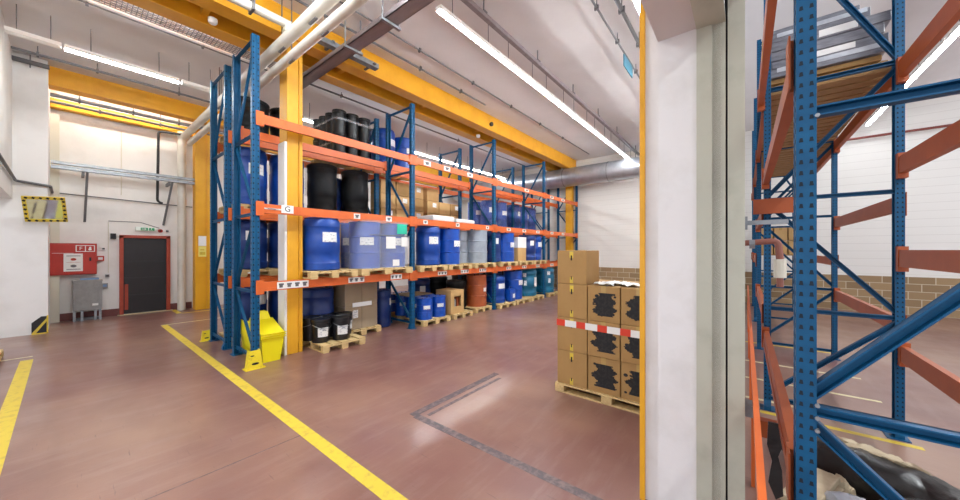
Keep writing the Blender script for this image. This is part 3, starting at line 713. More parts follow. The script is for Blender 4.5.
def pail_proto():
    t = thing('pail', 'x', 'pail', (0, 0, 0))
    MB().lathe([(.128, 0), (.132, .01), (.146, .29), (.152, .295), (.152, .31), (.146, .315), (.147, .335)], 24).build('body', 'blackplastic', t, True)
    MB().lathe([(0, .337), (.135, .337), (.142, .345), (.156, .345), (.156, .315), (.152, .315)][::-1], 24).build('lid', 'blackplastic', t, True)
    q = MB().tube([Vector((.158*math.cos(a), .158*math.sin(a)*1.0, .27-.06*math.sin((a+PI)))) for a in [-PI+PI*k/10 for k in range(11)]], .004, 6); q.build('handle', 'galv', t, True)
    MB().lathe([(.142, .09), (.1465, .225)], 8, 0, -PI/2-1.0, -PI/2+.15).build('label', 'label', t)
    return t
def pail(label, x, y, z, sc=(1, 1, 1), rz=0, group=None):
    if 'pail' not in PROTO: PROTO['pail'] = pail_proto(); r = PROTO['pail']; r['label'] = label; r.location = (x, y, z); r.rotation_euler = (0, 0, rz)
    else: r = dup(PROTO['pail'], label, (x, y, z), rz)
    r.scale = sc
    if group: r['group'] = group
    return r

def carton(label, x0, x1, y0, y1, z0, z1, m='card', sticker=False, blot=0, lab=False, group=None, tape=True):
    t = thing('carton', label, 'cardboard box', ((x0+x1)/2, (y0+y1)/2, z0), 0, group)
    w, dd, h = (x1-x0)/2, (y1-y0)/2, z1-z0
    MB().b2((-w, -dd, 0), (w, dd, h), bev=.006).build('box', m, t)
    if tape:
        q = MB().b2((-w-.001, -.025, h-.07), (w+.001, .025, h+.0012)); q.b2((-w*.98, -.003, h), (w*.98, .003, h+.0016)); q.build('sealing_tape', 'tapebrown', t)
    if lab: MB().b2((-w*.1, -dd-.002, h*.5), (w*.55, -dd, h*.85)).build('label', 'label', t)
    if sticker:
        k = MB().b2((-w-.0025, -.02, h-.085), (-w, .02, h-.015)).b2((-w-.0025, -.018, .012), (-w, .018, .075)).build('sticker', 'lineyel', t)
        MB().b2((-w-.004, -.008, h-.11), (-w-.0024, .008, h-.055)).b2((-w-.004, -.005, .05), (-w-.0024, .005, .085)).build('dark_mark', 'ink', k)
    if blot:
        rnd = random.Random(blot*17+3); q = MB()
        for row in range(26):
            f = row/25; z = h*.16+f*h*.62; e = .06*abs(f-.45)**1.2
            a = -dd*.82+e+rnd.uniform(0, .022)+.02*math.sin(row*.7+blot); b = dd*.72-e*1.6-rnd.uniform(0, .025)+.025*math.sin(row*.5+blot*2)
            q.b2((-w-.003, a, z), (-w-.0005, b, z+h*.026))
        for k in range(10):
            y = rnd.uniform(-dd*.8, dd*.75); z = rnd.uniform(h*.16, h*.8); q.sph((-w-.0015, y, z), rnd.uniform(.01, .022), 0, 8, (.06, 1, .8))
        q.build('black_spray_patch', 'spray', t)
    return t
def wrap(name, label, x0, x1, y0, y1, z0, z1, m='film', r=.12, cat='stretch film'):
    t = thing(name, label, cat, ((x0+x1)/2, (y0+y1)/2, z0)); w, dd, h = (x1-x0)/2, (y1-y0)/2, z1-z0
    pts = []
    for cx, cy, a0 in ((w-r, dd-r, 0), (-w+r, dd-r, PI/2), (-w+r, -dd+r, PI), (w-r, -dd+r, 1.5*PI)):
        for k in range(5): a = a0+PI/2*k/4; pts.append((cx+r*math.cos(a), cy+r*math.sin(a)))
    q = MB(); rings = []
    for i in range(9):
        z = h*i/8; s = 1-.02*math.sin(i*1.9)**2
        rings.append([q.bm.verts.new((px*s, py*s, z)) for px, py in pts])
    for a, b in zip(rings, rings[1:]):
        for k in range(len(pts)): q.bm.faces.new((a[k], a[(k+1) % len(pts)], b[(k+1) % len(pts)], b[k]))
    q.build('film_sheet', m, t, True)
    return t

# ---- floor level, first bay
t = thing('grit_bin', 'bright yellow plastic bin with ribbed lid beside the yellow column', 'bin', (1.72, 5.30, 0))
MB().hexa([(.03, .02, 0), (.25, .02, 0), (.25, .86, 0), (.03, .86, 0)], [(0, 0, .36), (.3, 0, .36), (.3, .9, .47), (0, .9, .47)]).build('body', 'binyel', t)
q = MB().hexa([(-.012, -.02, .36), (.315, -.02, .36), (.315, .45, .41), (-.012, .45, .41)], [(-.0, .0, .40), (.30, .0, .40), (.29, .42, .56), (.01, .42, .56)])
for k in range(3): q.hexa([(-.012, -.02+.0, .395-k*.03), (.318, -.026, .395-k*.03), (.318, -.01, .395-k*.03), (-.012, -.01, .395-k*.03)], [(-.012, -.026, .408-k*.03), (.318, -.03, .408-k*.03), (.318, -.01, .408-k*.03), (-.012, -.01, .408-k*.03)])
q.build('lid', 'binyel', t)
MB().hexa([(.03, .38, .5), (.27, .38, .5), (.27, .62, .5), (.03, .62, .5)], [(.07, .44, .66), (.23, .44, .66), (.23, .58, .66), (.07, .58, .66)]).build('hood', 'binyel', t)
MB().b2((-.012, .4, .3), (.0, .92, .52)).build('side_panel', 'binyel', t)

pallet('pale pallet on the floor carrying five black pails by the yellow column', 2.85, 5.46, 0, 0, (.92, .70, 1))
for x, y, lb, rz in ((2.90, 5.30, 'black pail with white label at the right front of the pail pallet', .1), (2.60, 5.39, 'black pail with white label in the middle front of the pail pallet', .25),
                     (2.56, 5.63, 'black pail half hidden by the yellow column on the pail pallet', -1.8), (2.88, 5.64, 'black pail in the back row of the pail pallet, nearest the blue drum', 2.0), (3.08, 5.56, 'black pail at the right rear of the pail pallet', .9)):
    pail(lb, x, y, PH, (1, 1, 1.08), rz, 'black pails on the floor pallet')
drum('dark', 'tall dark blue drum on the floor behind the black pails', 2.82, 6.0, 0, 1, 1.1, 2.2)
# brown wrapped cartons
pallet('pallet under the film-wrapped brown cartons in the first bay', 3.53, 6.05, 0, 0, (.95, .8, 1))
for i in range(2):
    for k in range(2):
        carton(f'{"upper" if k else "lower"} {"right" if i else "left"} brown carton of the film-wrapped load on the floor', 3.18+i*.34, 3.515+i*.34, 5.68, 6.42, PH+k*.43, PH+k*.43+.425, 'carddull', lab=(k == 0 and i == 0))
o = wrap('stretch_film', 'cloudy film around the brown cartons on the floor of the first bay', 3.17, 3.87, 5.67, 6.43, PH, .985, 'filmthin', .02)
MB().b2((-.2, -.385, .42), (.2, -.382, .5)).build('light_band', 'paper', o)
drum('dark', 'dark blue drum in shadow at the right end of the first bay floor', 4.12, 6.65, 0, 1, 1.0, 0)
drum('dark', 'dark drum on the floor behind the second rack frame', 4.18, 5.98, 0, .62, .9, 1)
# second bay floor
pallet('pallet under the small blue kegs in the second bay', 5.06, 5.66, 0, 0, (1.02, .82, 1))
for i in range(2):
    for j in range(3):
        r = drum('steel', f'small blue keg with white band, {nm[i]} column, {ordn[j]} row of the keg pallet', 4.86+i*.4, 5.42+j*.37, PH, .62, .54, -.1*j, 'small blue kegs')
for x, y, lb in ((4.60, 6.75, 'left'), (4.98, 6.75, 'middle'), (5.36, 6.75, 'right')):
    drum('steel', f'small dark-shaded blue keg on the rear rack floor, {lb} one', x, y, 0.12, .6, .5, 0)
pallet('pallet on the rear rack floor under three small blue kegs', 4.98, 6.95, 0, 0, (1.45, .8, 1))
o = MB().b2((4.7, 5.75, .575), (5.4, 6.3, .59)).build('cover_board', 'carddull'); tag(o, 'brown cover board lying on top of the small blue kegs', 'board'); o.location.z = .0
pallet('pallet under the wooden crate with a cut-out in the second bay', 5.92, 5.66, 0, 0, (.85, .82, 1))
t = thing('crate', 'open pale wooden crate with square cut-out front on the floor pallet', 'crate', (5.76, 5.28, PH))
MB().b2((-.22, 0, 0), (-.11, .025, .52)).b2((.12, 0, 0), (.22, .025, .52)).b2((-.12, 0, .40), (.13, .025, .52)).b2((-.12, 0, 0), (.13, .025, .16)).build('front_panel', 'cardlight', t)
MB().b2((-.22, .025, 0), (-.2, .5, .52)).build('side_panel', 'cardlight', t); MB().b2((.2, .025, 0), (.22, .5, .52)).build('side_panel', 'cardlight', t); MB().b2((-.22, .48, 0), (.22, .5, .52)).build('back_panel', 'cardlight', t); MB().b2((-.22, 0, .52), (.22, .5, .54)).build('lid', 'cardlight', t)
o = MB().b2((5.66, 5.36, PH+.0), (5.8, 5.5, .44), bev=.02).build('small_canister', 'cartgrey'); tag(o, 'grey canister seen through the crate cut-out', 'canister')
o = MB().b2((5.82, 5.36, PH+.0), (5.91, 5.46, .48), bev=.01).build('small_canister', 'orangedrum'); tag(o, 'orange canister seen through the crate cut-out', 'canister')
drum('black', 'black drum in shadow right of the wooden crate', 6.45, 5.95, 0, .95, .95)
drum('rust', 'orange-brown drum on the floor at the end of the second bay', 6.90, 5.64, PH, .98, .98)
pallet('pallet under the orange-brown drum', 6.82, 5.8, 0, 0, (.85, .9, 1))
# third bay floor
pallet('pallet under the short blue drum and jerrycan in the third bay', 7.76, 5.68, 0, 0, (1, .9, 1))
pallet('pallet under the tall blue drum in the third bay', 8.62, 5.68, 0, 0, (1, .9, 1))
drum('blue', 'short blue drum with white label just right of the third rack post', 7.68, 5.58, PH, .98, .88, .25)
drum('steel', 'tall blue drum with white label on the floor in the third bay', 8.62, 5.6, PH, 1.05, 1.02, .5)
drum('dark', 'dark blue drum behind the jerrycan in the third bay', 8.12, 5.95, PH, .9, 1)
t = thing('jerrycan', 'small blue jerrycan in front of the tall blue drum', 'jerrycan', (8.08, 5.33, PH))
MB().b2((-.13, -.1, 0), (.13, .1, .36), bev=.03).build('body', 'drumsteel', t, True); MB().tube(arc([(-.06, 0, .36), (-.06, 0, .42), (.06, 0, .42), (.06, 0, .36)], .02), .014, 8).build('handle', 'drumsteel', t, True); MB().cyl((.09, .03, .35), (.09, .03, .41), .028, 10).build('cap', 'black', t); MB().b2((-.02, -.103, .1), (.09, -.1, .22)).build('label', 'label', t)
pallet('pallet under the left teal drum at the end of the third bay', 9.55, 5.7, 0, 0, (1, .9, 1)); pallet('pallet under the right teal drum in the fourth bay', 10.68, 5.7, 0, 0, (1, .9, 1))
drum('teal', 'teal drum on the floor left of the fourth rack post', 9.5, 5.68, PH, 1.3, 1.0, -.2); drum('teal', 'teal drum with white label right of the fourth rack post', 10.66, 5.62, PH, 1.3, 1.0, .3)

for k, x in enumerate((5.95, 6.6, 7.65, 8.3, 8.95, 9.6, 10.5, 11.2)):  # dark goods added here so the bay floor reads as shaded
    drum('black' if k % 3 else 'dark', f'{"black" if k % 3 else "dark blue"} drum added to darken the rear rack floor, {ordn[k]} counted from the blue kegs', x, 6.85, 0, 1.05, 1.0, k)
for k, x in enumerate((3.3, 3.75)):  # two more added to darken the space behind the cartons
    drum('black', f'black drum added to darken the rear rack floor behind the brown cartons, {nm[k]} one', x-.3, 7.0, 0, .8, 1.05, k)
# ---- lowest beam level (1.15)
z1 = 1.15; zp = z1+PH
pallet('pallet under the single blue drum on the lowest beams by the yellow column', 2.74, 5.72, z1)
drum('blue', 'large blue drum with pale label on the lowest beams right of the yellow column', 2.68, 5.53, zp, 1, 1, .45)
pallet('pallet under the film-wrapped drums with the green sheet', 3.77, 5.72, z1, 0, (1.42, 1, 1))
for i in range(2):
    for j in range(2):
        drum('steel', f'blue drum inside the clear wrap with green sheet, {nm[i]} one of the {"front" if j == 0 else "back"} pair', 3.48+i*.58, 5.52+j*.58, zp, 1, 1, .2*i)
o = wrap('stretch_film', 'clear film wrapped round four blue drums with a green sheet', 3.17, 4.37, 5.20, 6.40, zp-.02, zp+.87, 'film', .26)
MB().b2((.2, -.603, .66), (.43, -.598, .85)).build('green_sheet', 'greensheet', o); MB().b2((-.05, -.603, .38), (.16, -.598, .6)).b2((.3, -.603, .42), (.45, -.598, .6)).build('white_sheet', 'paper', o); MB().b2((.1, -.603, .05), (.25, -.598, .17)).build('white_tag', 'paper', o)
q = MB().b2((-.4, -.605, .615), (.45, -.598, .63)); q.build('dark_strap', 'conduit', o)
carton('small pale carton wedged behind the wrapped drums near the single blue drum', 3.0, 3.14, 5.75, 6.05, zp, zp+.8, 'cardlight', tape=False)
pallet('pallet under the plain blue drum right of the second rack post', 4.93, 5.72, z1); pallet('pallet under the ringed blue steel drum on the lowest beams', 5.78, 5.72, z1)
pallet('pallet under the grey drums on the lowest beams', 6.73, 5.72, z1, 0, (1.1, 1, 1))
drum('blue', 'plain blue drum with white label just right of the second rack post', 5.06, 5.53, zp, .96, 1.0, .2)
drum('steel', 'ringed blue steel drum on the lowest beams of the second bay', 5.70, 5.53, zp, 1.0, .98, .55)
drum('silver', 'pale grey ringed drum on the lowest beams, nearer the third post', 6.78, 5.53, zp, 1.0, 1.0); drum('silver', 'pale grey ringed drum partly behind its neighbour, left one', 6.42, 5.86, zp, 1.0, .98)
carton('brown carton seen between the ringed blue drum and the grey drums', 6.2, 6.6, 6.6, 7.0, z1+.02, z1+.72, 'card')
pallet('pallet under two blue drums right of the third rack post', 7.82, 5.72, z1, 0, (1.1, 1, 1)); pallet('pallet under the brown carton with white top', 8.76, 5.72, z1); pallet('pallet under the pair of blue drums at the end of the third bay', 9.62, 5.72, z1, 0, (1.05, 1, 1))
drum('dark', 'dark blue drum just right of the third rack post on the lowest beams', 7.56, 5.62, zp, .95, 1); drum('steel', 'blue steel drum with white label beside the white-topped carton', 8.10, 5.55, zp, 1.02, .98, .5)
t = carton('brown carton with white top half on the lowest beams of the third bay', 8.52, 9.0, 5.35, 5.85, zp, zp+.72, 'cardlight', tape=False)
MB().b2((-.242, -.253, .40), (.242, .253, .725)).build('white_cover', 'paper', t)
drum('dark', 'dark blue drum, left of the pair at the end of the third bay', 9.38, 5.55, zp, 1, .95); drum('blue', 'dark blue drum, right of the pair beside the fourth post', 9.86, 5.58, zp, .95, .95, .4)
for x, lb in ((2.02, 'left'), (2.66, 'right')):
    drum('dark', f'dark blue drum on the lowest rear-rack beams behind the first frame, {lb} one', x, 6.9, zp, 1.08, 1.0, .3)
    drum('dark', f'dark blue drum on the floor of the rear rack behind the first frame, {lb} one', x, 6.9, 0.12, 1.05, 1.05, 1)
    drum('blue', f'blue drum on the middle rear-rack beams behind the first frame, {lb} one', x, 6.86, 2.37, 1.02, 1.15, .6)
pallet('pallet under the dark blue drums on the lowest rear-rack beams', 2.33, 6.95, z1, 0, (1.5, .85, 1)); pallet('pallet on the floor under the rear-rack drums behind the first frame', 2.33, 6.95, 0, 0, (1.5, .85, 1)); pallet('pallet under the blue drums on the middle rear-rack beams', 2.33, 6.95, 2.25, 0, (1.5, .85, 1))
# ---- middle beam level (2.25)
z2 = 2.25
for k, x in enumerate((3.34, 4.08)):
    lb = ('left', 'right')[k]
    pallet(f'pallet under the {lb} black film-hooded drum on the middle beams', x, 6.98, z2, 0, (.86, .95, 1))
    drum('black', f'{lb} of two tall black drums on the middle beams, seen right of the yellow column', x, 6.86, z2+PH, 1.0, 1.14)
    wrap('stretch_film', f'shiny film hood around the {lb} tall black drum on the middle beams', x-.31, x+.31, 6.54, 7.18, z2+.45, z2+1.12, 'filmdark', .28)
drum('dark', 'dark blue drum seen in the gap between the two tall black drums', 3.72, 7.28, z2, .95, 1.1)
rows = ['bottom', 'middle', 'top']
rnd = random.Random(3)
for i in range(6):
    for k in range(3):
        if k == 2 and i in (4, 5): continue
        x = 4.56+i*.44+(.12 if i > 2 else 0)
        carton(f'light carton on the rear-rack middle beams, {rows[k]} layer, {ordn[i]} stack from the left', x, x+.42, 6.58, 7.0, z2+.012+k*.33, z2+.012+k*.33+.325, 'cardlight' if (i+k) % 3 else 'card', lab=(i*3+k) % 2 == 0, group='cartons on the rear rack')
q = MB()
for k in range(10): q.b2((4.5+k*.27, 6.57, 2.25), (4.5+k*.27+.22, 7.35, 2.26))
o = q.build('shelf_board', 'wood2'); tag(o, 'row of timber shelf boards under the light cartons of the rear rack', 'board')
for k, (a, b, h, lb) in enumerate(((5.05, 5.75, .13, 'white flat sack lying on the middle beams of the second bay, left one'), (5.8, 6.5, .10, 'white flat sack on the middle beams of the second bay, right one'))):
    o = MB().b2((a, 5.35, z2), (b, 5.95, z2+h), bev=.04).build('flat_sack', 'paper', None, True); tag(o, lb, 'sack')
for i, x in enumerate((9.0, 9.62, 10.5, 11.1, 11.7)):
    for j in range(2):
        drum('steel' if (i+j) % 2 else 'blue', f'blue drum on the far rear-rack middle beams, {ordn[i]} from left, {"front" if j == 0 else "back"} row', x, 6.82+j*.57, z2+PH, .98, 1.05, .3*i, 'blue drums on the far middle beams')
for i, (a, b) in enumerate(((8.7, 9.93), (10.2, 12.0))):
    wrap('stretch_film', f'clear film round the {nm[i]} group of blue drums on the far middle beams', a, b, 6.52, 7.70, z2+PH, z2+1.03, 'filmthin', .28)
    pallet(f'pallet under the {nm[i]} group of film-wrapped blue drums on the far middle beams', (a+b)/2, 7.08, z2, 0, ((b-a)/.82, 1, 1))
# ---- top beam level (3.5)
z3 = 3.5
pallet('pallet under the tower of black pails on the top beams', 3.92, 7.1, z3, 0, (1.15, 1, 1))
for k in range(2):
    for i in range(3):
        for j in range(4):
            pail(f'black pail on top beams, {"upper" if k else "lower"} layer, {ordn[i]} from left, row {ordn[j]} back', 3.63+i*.29, 6.72+j*.285, z3+PH+k*.46, (.92, .92, 1.31), 2.6+.3*i, 'black pails on the top beams')
q = thing('strap_band', 'clear film bands round the tower of black pails', 'band', (3.92, 7.148, z3+PH))
for z in (.24, .72):
    b = MB(); pts = [(-.44, -.50), (-.36, -.578), (.36, -.578), (.44, -.50), (.44, .578), (-.44, .578)]
    for a_, b_ in zip(pts, pts[1:]+pts[:1]): b.bar((a_[0], a_[1], z), (b_[0], b_[1], z), .045, .004, 0, (a_[1]-b_[1], b_[0]-a_[0], 0))
    b.build('band', 'film', q)
drum('black', 'black drum on the top rear-rack beams behind the first frame, left one', 2.07, 6.88, 3.62, .98, .71); drum('black', 'black drum on the top rear-rack beams behind the first frame, right one', 2.66, 6.88, 3.62, .98, .71)
pallet('pallet under the black drums on the top rear-rack beams', 2.33, 6.95, z3, 0, (1.5, .85, 1))
pallet('pallet under the blue drums on the top beams behind the second rack frame', 5.12, 7.05, z3, 0, (1.5, 1, 1))
drum('blue', 'blue drum on the top beams just left of the second front rack post', 4.82, 6.86, z3+PH, 1, 1.0, .8); drum('steel', 'blue drum on the top beams just right of the second front rack post', 5.42, 6.86, z3+PH, 1, .93, .5); drum('dark', 'dark blue drum on the top beams in the back row behind the second rack frame', 4.84, 7.46, z3+PH, 1, 1.15, .5)

# ------------------------------------------------------------------ box pallet in the foreground
t = pallet('pale pallet under the stack of brown boxes near the white wall end', 3.92, 1.12, 0, 0, (1.1, 1.06, .85))
ys = [(1.33, 1.672), (.992, 1.322), (.645, .982)]
cn = ['left', 'middle', 'right']; zr = [.102, .476, .850]
BG = 'brown boxes stacked on the foreground pallet'
for b in range(2):
    for ci, (ya, yb) in enumerate(ys):
        for k in range(3):
            pos = f'{rows[k]} row, {cn[ci]} column'
            x0 = 3.5+b*.41; dx = (.012, 0, .006)[k] if ci else 0
            if b: lb = f'brown carton hidden in the rear half of the foreground stack, {pos}'
            else: lb = f'brown carton {"with yellow stickers" if ci == 0 else "with black sprayed patch"} in the foreground stack, {pos}'
            carton(lb, x0+dx, x0+.405, ya, yb, zr[k], zr[k]+.372, 'card', sticker=(ci == 0 and not b), blot=(ci*3+k+1) if (ci and not b) else 0, group=BG)
carton('single brown carton on top of the foreground stack at its left end', 3.5, 3.9, 1.335, 1.672, 1.2235, 1.595, 'card', sticker=True, group=BG)
q = MB(); y = 1.676; k = 0; xs_ = 3.494
while y > .64:
    wdt = .10 if k % 2 == 0 else .13; q.bar((xs_, y, .785-.012*k/8), (xs_, max(y-wdt, .64), .785-.012*(k+1)/8), .07, .003, k % 2, (1, 0, 0)); y -= wdt; k += 1
for kk in range(7): q.box((3.5+.06+kk*.115, 1.678, .785), (.115, .003, .07), kk % 2)
for kk in range(7): q.box((3.5+.06+kk*.115, .639, .775), (.115, .003, .07), kk % 2)
o = q.build('barrier_tape', ['redtape', 'paper']); tag(o, 'red and white barrier tape stretched round the foreground box stack', 'tape')
for i, (x, y, rz, s) in enumerate(((3.62, 1.18, .2, 1), (3.75, 1.1, -.3, 1.1), (3.66, .93, .5, .9))):
    q = MB(); n = 6; vs = {}
    for a in range(n+1):
        for b in range(n+1): vs[a, b] = q.bm.verts.new(((a/n-.5)*.24*s, (b/n-.5)*.2*s, .004+.028*abs(math.sin(a*1.3+b*.9+i))))
    for a in range(n):
        for b in range(n): q.bm.faces.new((vs[a, b], vs[a+1, b], vs[a+1, b+1], vs[a, b+1]))
    o = q.build('paper_sheet', 'paper', None, True, (x, y, 1.224)); o.rotation_euler = (0, 0, rz)
    tag(o, ['crumpled white sheet on top of the box stack beside the single top carton', 'crumpled white sheet at the back of the box stack top', 'crumpled white sheet on the right column of the box stack'][i], 'paper')

# ------------------------------------------------------------------ floor markings
def mark(label, a, b, m='lineyel', z=.0015):
    o = MB().b2((a[0], a[1], 0), (b[0], b[1], z)).build('floor_marking', m); tag(o, label, 'floor marking'); return o
mark('long yellow floor line running from the door side past the nearest rack post', (1.27, .9), (1.375, 9.65))
mark('yellow floor line at the left edge of the picture', (-.40, 3.0), (-.285, 8.15))
mark('thin pale line joining the end of the long yellow line towards the yellow column', (1.27, 9.66), (3.4, 9.71), 'linewhite')
mark('thin pale line at the end of the left yellow line', (-1.0, 8.36), (-.3, 8.4), 'linewhite')
mark('yellow line in front of the drainpipe and left yellow column', (1.85, 11.1), (3.0, 11.17))
mark('short yellow line from the door frame to the drainpipe', (1.76, 11.17), (1.86, 12.0))
mark('worn dark tape strip on the floor running towards the box stack', (2.1, 2.48), (3.5, 2.56), 'tape')
mark('long worn dark tape strip on the floor running to the bottom edge', (2.08, .65), (2.155, 2.48), 'tape')
mark('thin pale worn line on the floor beside the dark tape', (2.2, 2.38), (3.4, 2.42), 'tape', .0012)
mark('thin dark floor joint crossing the aisle at the lower left', (-.6, 2.996), (1.27, 3.004), 'tape', .001)
for i, (x, wd, m, lb) in enumerate(((4.28, .06, 'lineyel', 'nearest yellow bay line on the right hall floor under the rack'), (4.62, .05, 'linewhite', 'pale bay line just behind the nearest yellow one in the right hall'), (5.34, .05, 'linewhite', 'middle pale bay line on the right hall floor'), (6.15, .05, 'linewhite', 'pale bay line farther back on the right hall floor'), (7.4, .06, 'lineyel', 'farthest yellow bay line on the right hall floor'))):
    mark(lb, (x, -1.12), (x+wd, .0), m)

# ------------------------------------------------------------------ right hall contents
def stack(x0, x1, n0, lab, seed, zb=3.18):
    rnd = random.Random(seed); q = MB()
    for k in range(14):
        x = x0+k*(x1-x0)/14; q.b2((x, -1.0, zb+.001), (x+(x1-x0)/14*.8, -.19, zb+.03))
    o = q.build('timber_deck', 'wood2'); tag(o, f'brown timber slat deck under the flat packs, {lab}', 'deck')
    z = zb+.03
    for k in range(n0):
        brown = k < 3; h = rnd.uniform(.035, .05) if brown else rnd.uniform(.075, .10)
        a = x0+rnd.uniform(-.02, .08); y0 = -1.0+rnd.uniform(0, .05)+(0 if k < n0-2 else .12*(k-n0+3)*.6)
        t = thing('flat_pack', f'{"flat bundle of brown cardboard" if brown else "grey film-wrapped flat pack"}, {ordn[k]} layer from below, {lab}', 'flat pack', (a, 0, z))
        MB().b2((0, y0, 0), (x1-x0-.1, -.18-rnd.uniform(0, .03), h), bev=.008).build('pack', 'card' if brown else 'grime', t)
        if k in (4, 6): MB().b2((-.004, y0+.2, h*.2), (0, y0+.45, h*.9)).build('label', 'paper', t)
        if k in (3, 7): MB().b2((-.004, y0+.02, h*.55), (.3, -.25, h+.003)).build('white_sheet', 'whitefilm', t)
        z += h+.002
stack(4.52, 6.98, 9, 'second bay of the right hall rack', 5)
stack(7.15, 9.6, 5, 'third bay of the right hall rack', 9)
for i in range(3):
    for k in range(2):
        carton(f'pale carton far back in the right hall rack, {rows[k]} layer, {ordn[i]} from the aisle', 9.95, 10.4, -.48-i*.24, -.26-i*.24, 1.5+k*.31, 1.5+k*.31+.3, 'cardlight', group='far cartons in the right hall')
q = MB()
for k in range(6): q.b2((9.78+k*.4, -1.04, 1.5-.02), (9.78+k*.4+.3, -.19, 1.5))
o = q.build('timber_deck', 'wood2'); tag(o, 'timber shelf boards under the far pale cartons of the right hall', 'deck')
# black film bundles on the floor
def lump(name, label, cat, c, s, m, seed, rz=0, amp=.12):
    rnd = random.Random(seed); q = MB(); nu, nv = 36, 16; R = []
    ph = [rnd.uniform(0, 6.28) for _ in range(6)]
    for i in range(nu+1):
        u = i/nu; row = []; e = (1-abs(2*u-1)**5)**.5 if 0 < u < 1 else .15
        for j in range(nv):
            a = 2*PI*j/nv; ca, sa = math.cos(a), math.sin(a)
            k = 1+amp*(math.sin(a*3+ph[0]+u*9)+.7*math.sin(u*31+ph[1]+a*2)+.5*math.sin(u*57+a*5+ph[2]))
            y = math.copysign(abs(ca)**.6, ca)*s[1]/2*e*k; z = math.copysign(abs(sa)**.6, sa)*s[2]/2*e*k
            row.append(q.bm.verts.new((s[0]*(u-.5), y, max(z, -s[2]/2)+s[2]/2)))
        R.append(row)
    for a, b in zip(R, R[1:]):
        for j in range(nv): q.bm.faces.new((a[j], a[(j+1) % nv], b[(j+1) % nv], b[j]))
    q.bm.faces.new(R[0]); q.bm.faces.new(R[-1][::-1]); bmesh.ops.recalc_face_normals(q.bm, faces=q.bm.faces)
    o = q.build(name, m, None, True, c); o.rotation_euler = (0, 0, rz); return tag(o, label, cat)
def lay(a, b): return ((a[0]+b[0])/2, (a[1]+b[1])/2, 0), math.atan2(b[1]-a[1], b[0]-a[0]), math.hypot(b[0]-a[0], b[1]-a[1])
c_, r_, l_ = lay((3.55, -.20), (2.92, -1.22)); lump('film_bundle', 'long black film-wrapped roll lying across the back of the floor heap', 'bundle', c_, (l_, .30, .24), 'blackfilm', 2, r_, .07)
c_, r_, l_ = lay((2.98, -.62), (2.55, -1.15)); lump('film_bundle', 'black film-wrapped roll at the right front of the floor heap', 'bundle', c_, (l_, .34, .22), 'blackfilm', 4, r_, .08)
c_, r_, l_ = lay((3.42, -1.12), (2.85, -1.60)); lump('film_bundle', 'black film-wrapped bundle at the far right end of the floor heap', 'bundle', c_, (l_, .30, .25), 'blackfilm', 14, r_, .1)
c_, r_, l_ = lay((3.50, -.38), (3.2, -.92)); o = lump('paper_bundle', 'torn pale packing paper along the top of the long black roll', 'packing', (c_[0]+.06, c_[1]-.02, .20), (l_*.8, .08, .05), 'palefilm', 21, r_, .25)
c_, r_, l_ = lay((2.78, -.45), (2.50, -.62)); lump('paper_bundle', 'crumpled white packing sheet in the heap beside the blue brace', 'packing', c_, (l_+.2, .22, .2), 'whitefilm', 8, r_, .14)
q = MB()
for k, (zz, dx) in enumerate(((0, 0), (.045, .03), (.09, .01), (.135, .05))): q.box((2.78+dx, -.31, zz+.022), (.5, .15, .04), 0, .006, Matrix.Rotation(-.5+.05*k, 4, 'Z'))
o = q.build('board_stack', 'palefilm'); tag(o, 'short stack of pale boards at the left of the black film heap', 'boards')
lump('paper_bundle', 'crumpled pale packing paper behind the pale boards', 'packing', (3.05, -.40, 0), (.3, .12, .14), 'palefilm', 11, -1.0, .18)
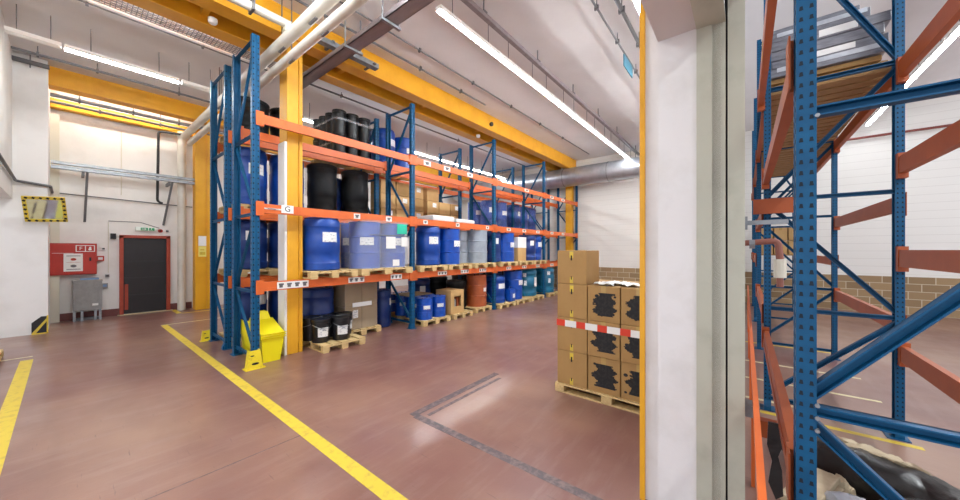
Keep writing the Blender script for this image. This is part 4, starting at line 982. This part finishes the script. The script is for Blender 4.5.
# hanging scrap of film, valve, bumper
q = MB(); pts = [(-.02, .62), (.03, .62), (.035, .5), (.015, .42), (.03, .3), (.0, .22), (-.03, .25), (-.025, .38), (-.01, .45), (-.03, .52)]
q.prism([(a, b) for a, b in pts], 2.35, 2.365, 0, 'x'); o = q.build('film_scrap', 'blackfilm'); o.location = (0, -.125, .06); tag(o, 'torn black film hanging from the low orange cross piece', 'film scrap')
t = thing('wall_bumper', 'long low orange bumper beam fixed along the right side of the dividing wall', 'bumper', (1.3, -.03, .76))
MB().b2((0, -.022, 0), (8, .0, .07)).build('beam', 'orange', t)
for x in (1.6, 3, 5, 7): MB().b2((x, -.02, -.76), (x+.05, .0, 0)).build('post', 'orange', t)
MB().b2((1.0, -.03, -.06), (1.1, .06, .0)).build('end_bracket', 'galv', t)
t = thing('pipe_valve', 'beige valve with faded red elbow on the right side of the dividing wall', 'valve', (2.9, .0, 1.64))
MB().tube(arc([(0, .09, .0), (0, -.165, .02), (0, -.175, -.1)], .03), .02, 10).build('elbow', 'pinkpipe', t, True)
MB().cyl((0, -.175, -.1), (0, -.175, -.22), .032, 12).build('body', 'cream', t); MB().cyl((0, -.175, -.22), (0, -.175, -.28), .018, 10).build('outlet', 'pinkpipe', t); MB().cyl((0, -.02, .0), (0, -.05, .0), .03, 12).build('flange', 'galv', t)
t = thing('latch_bar', 'grey steel latch bar above the valve on the dividing wall', 'latch', (2.7, .0, 1.77))
MB().b2((-.015, -.2, -.012), (.015, .09, .014)).build('bar', 'galv', t); MB().b2((-.03, -.01, -.04), (.03, .02, .04)).build('keeper', 'galv', t)
pallet('pallet corner standing at the far left edge on the aisle floor', -.97, 8.15, 0)

# ------------------------------------------------------------------ camera, world, render
cam = bpy.data.cameras.new('camera'); cam.sensor_width = 36; cam.lens = 332.1/960*36; cam.clip_start = .02
co = bpy.data.objects.new('camera', cam); C.objects.link(co)
A = math.atan(265.5/332.1)
co.location = (0, 0, 1.6); co.rotation_euler = (PI/2, 0, A-PI/2)
sc = bpy.context.scene; sc.camera = co
w = bpy.data.worlds.new('world'); sc.world = w; w.use_nodes = True
w.node_tree.nodes['Background'].inputs[0].default_value = lin('#eef2fb'); w.node_tree.nodes['Background'].inputs[1].default_value = .9
vs = sc.view_settings; vs.view_transform = 'Standard'; vs.look = 'None'; vs.exposure = 0.83; vs.gamma = 1; vs.use_curve_mapping = False
sc.cycles.use_denoising = True
sc.cycles.max_bounces = 8; sc.cycles.diffuse_bounces = 5; sc.cycles.glossy_bounces = 3; sc.cycles.transparent_max_bounces = 12
sc.cycles.sample_clamp_indirect = 6
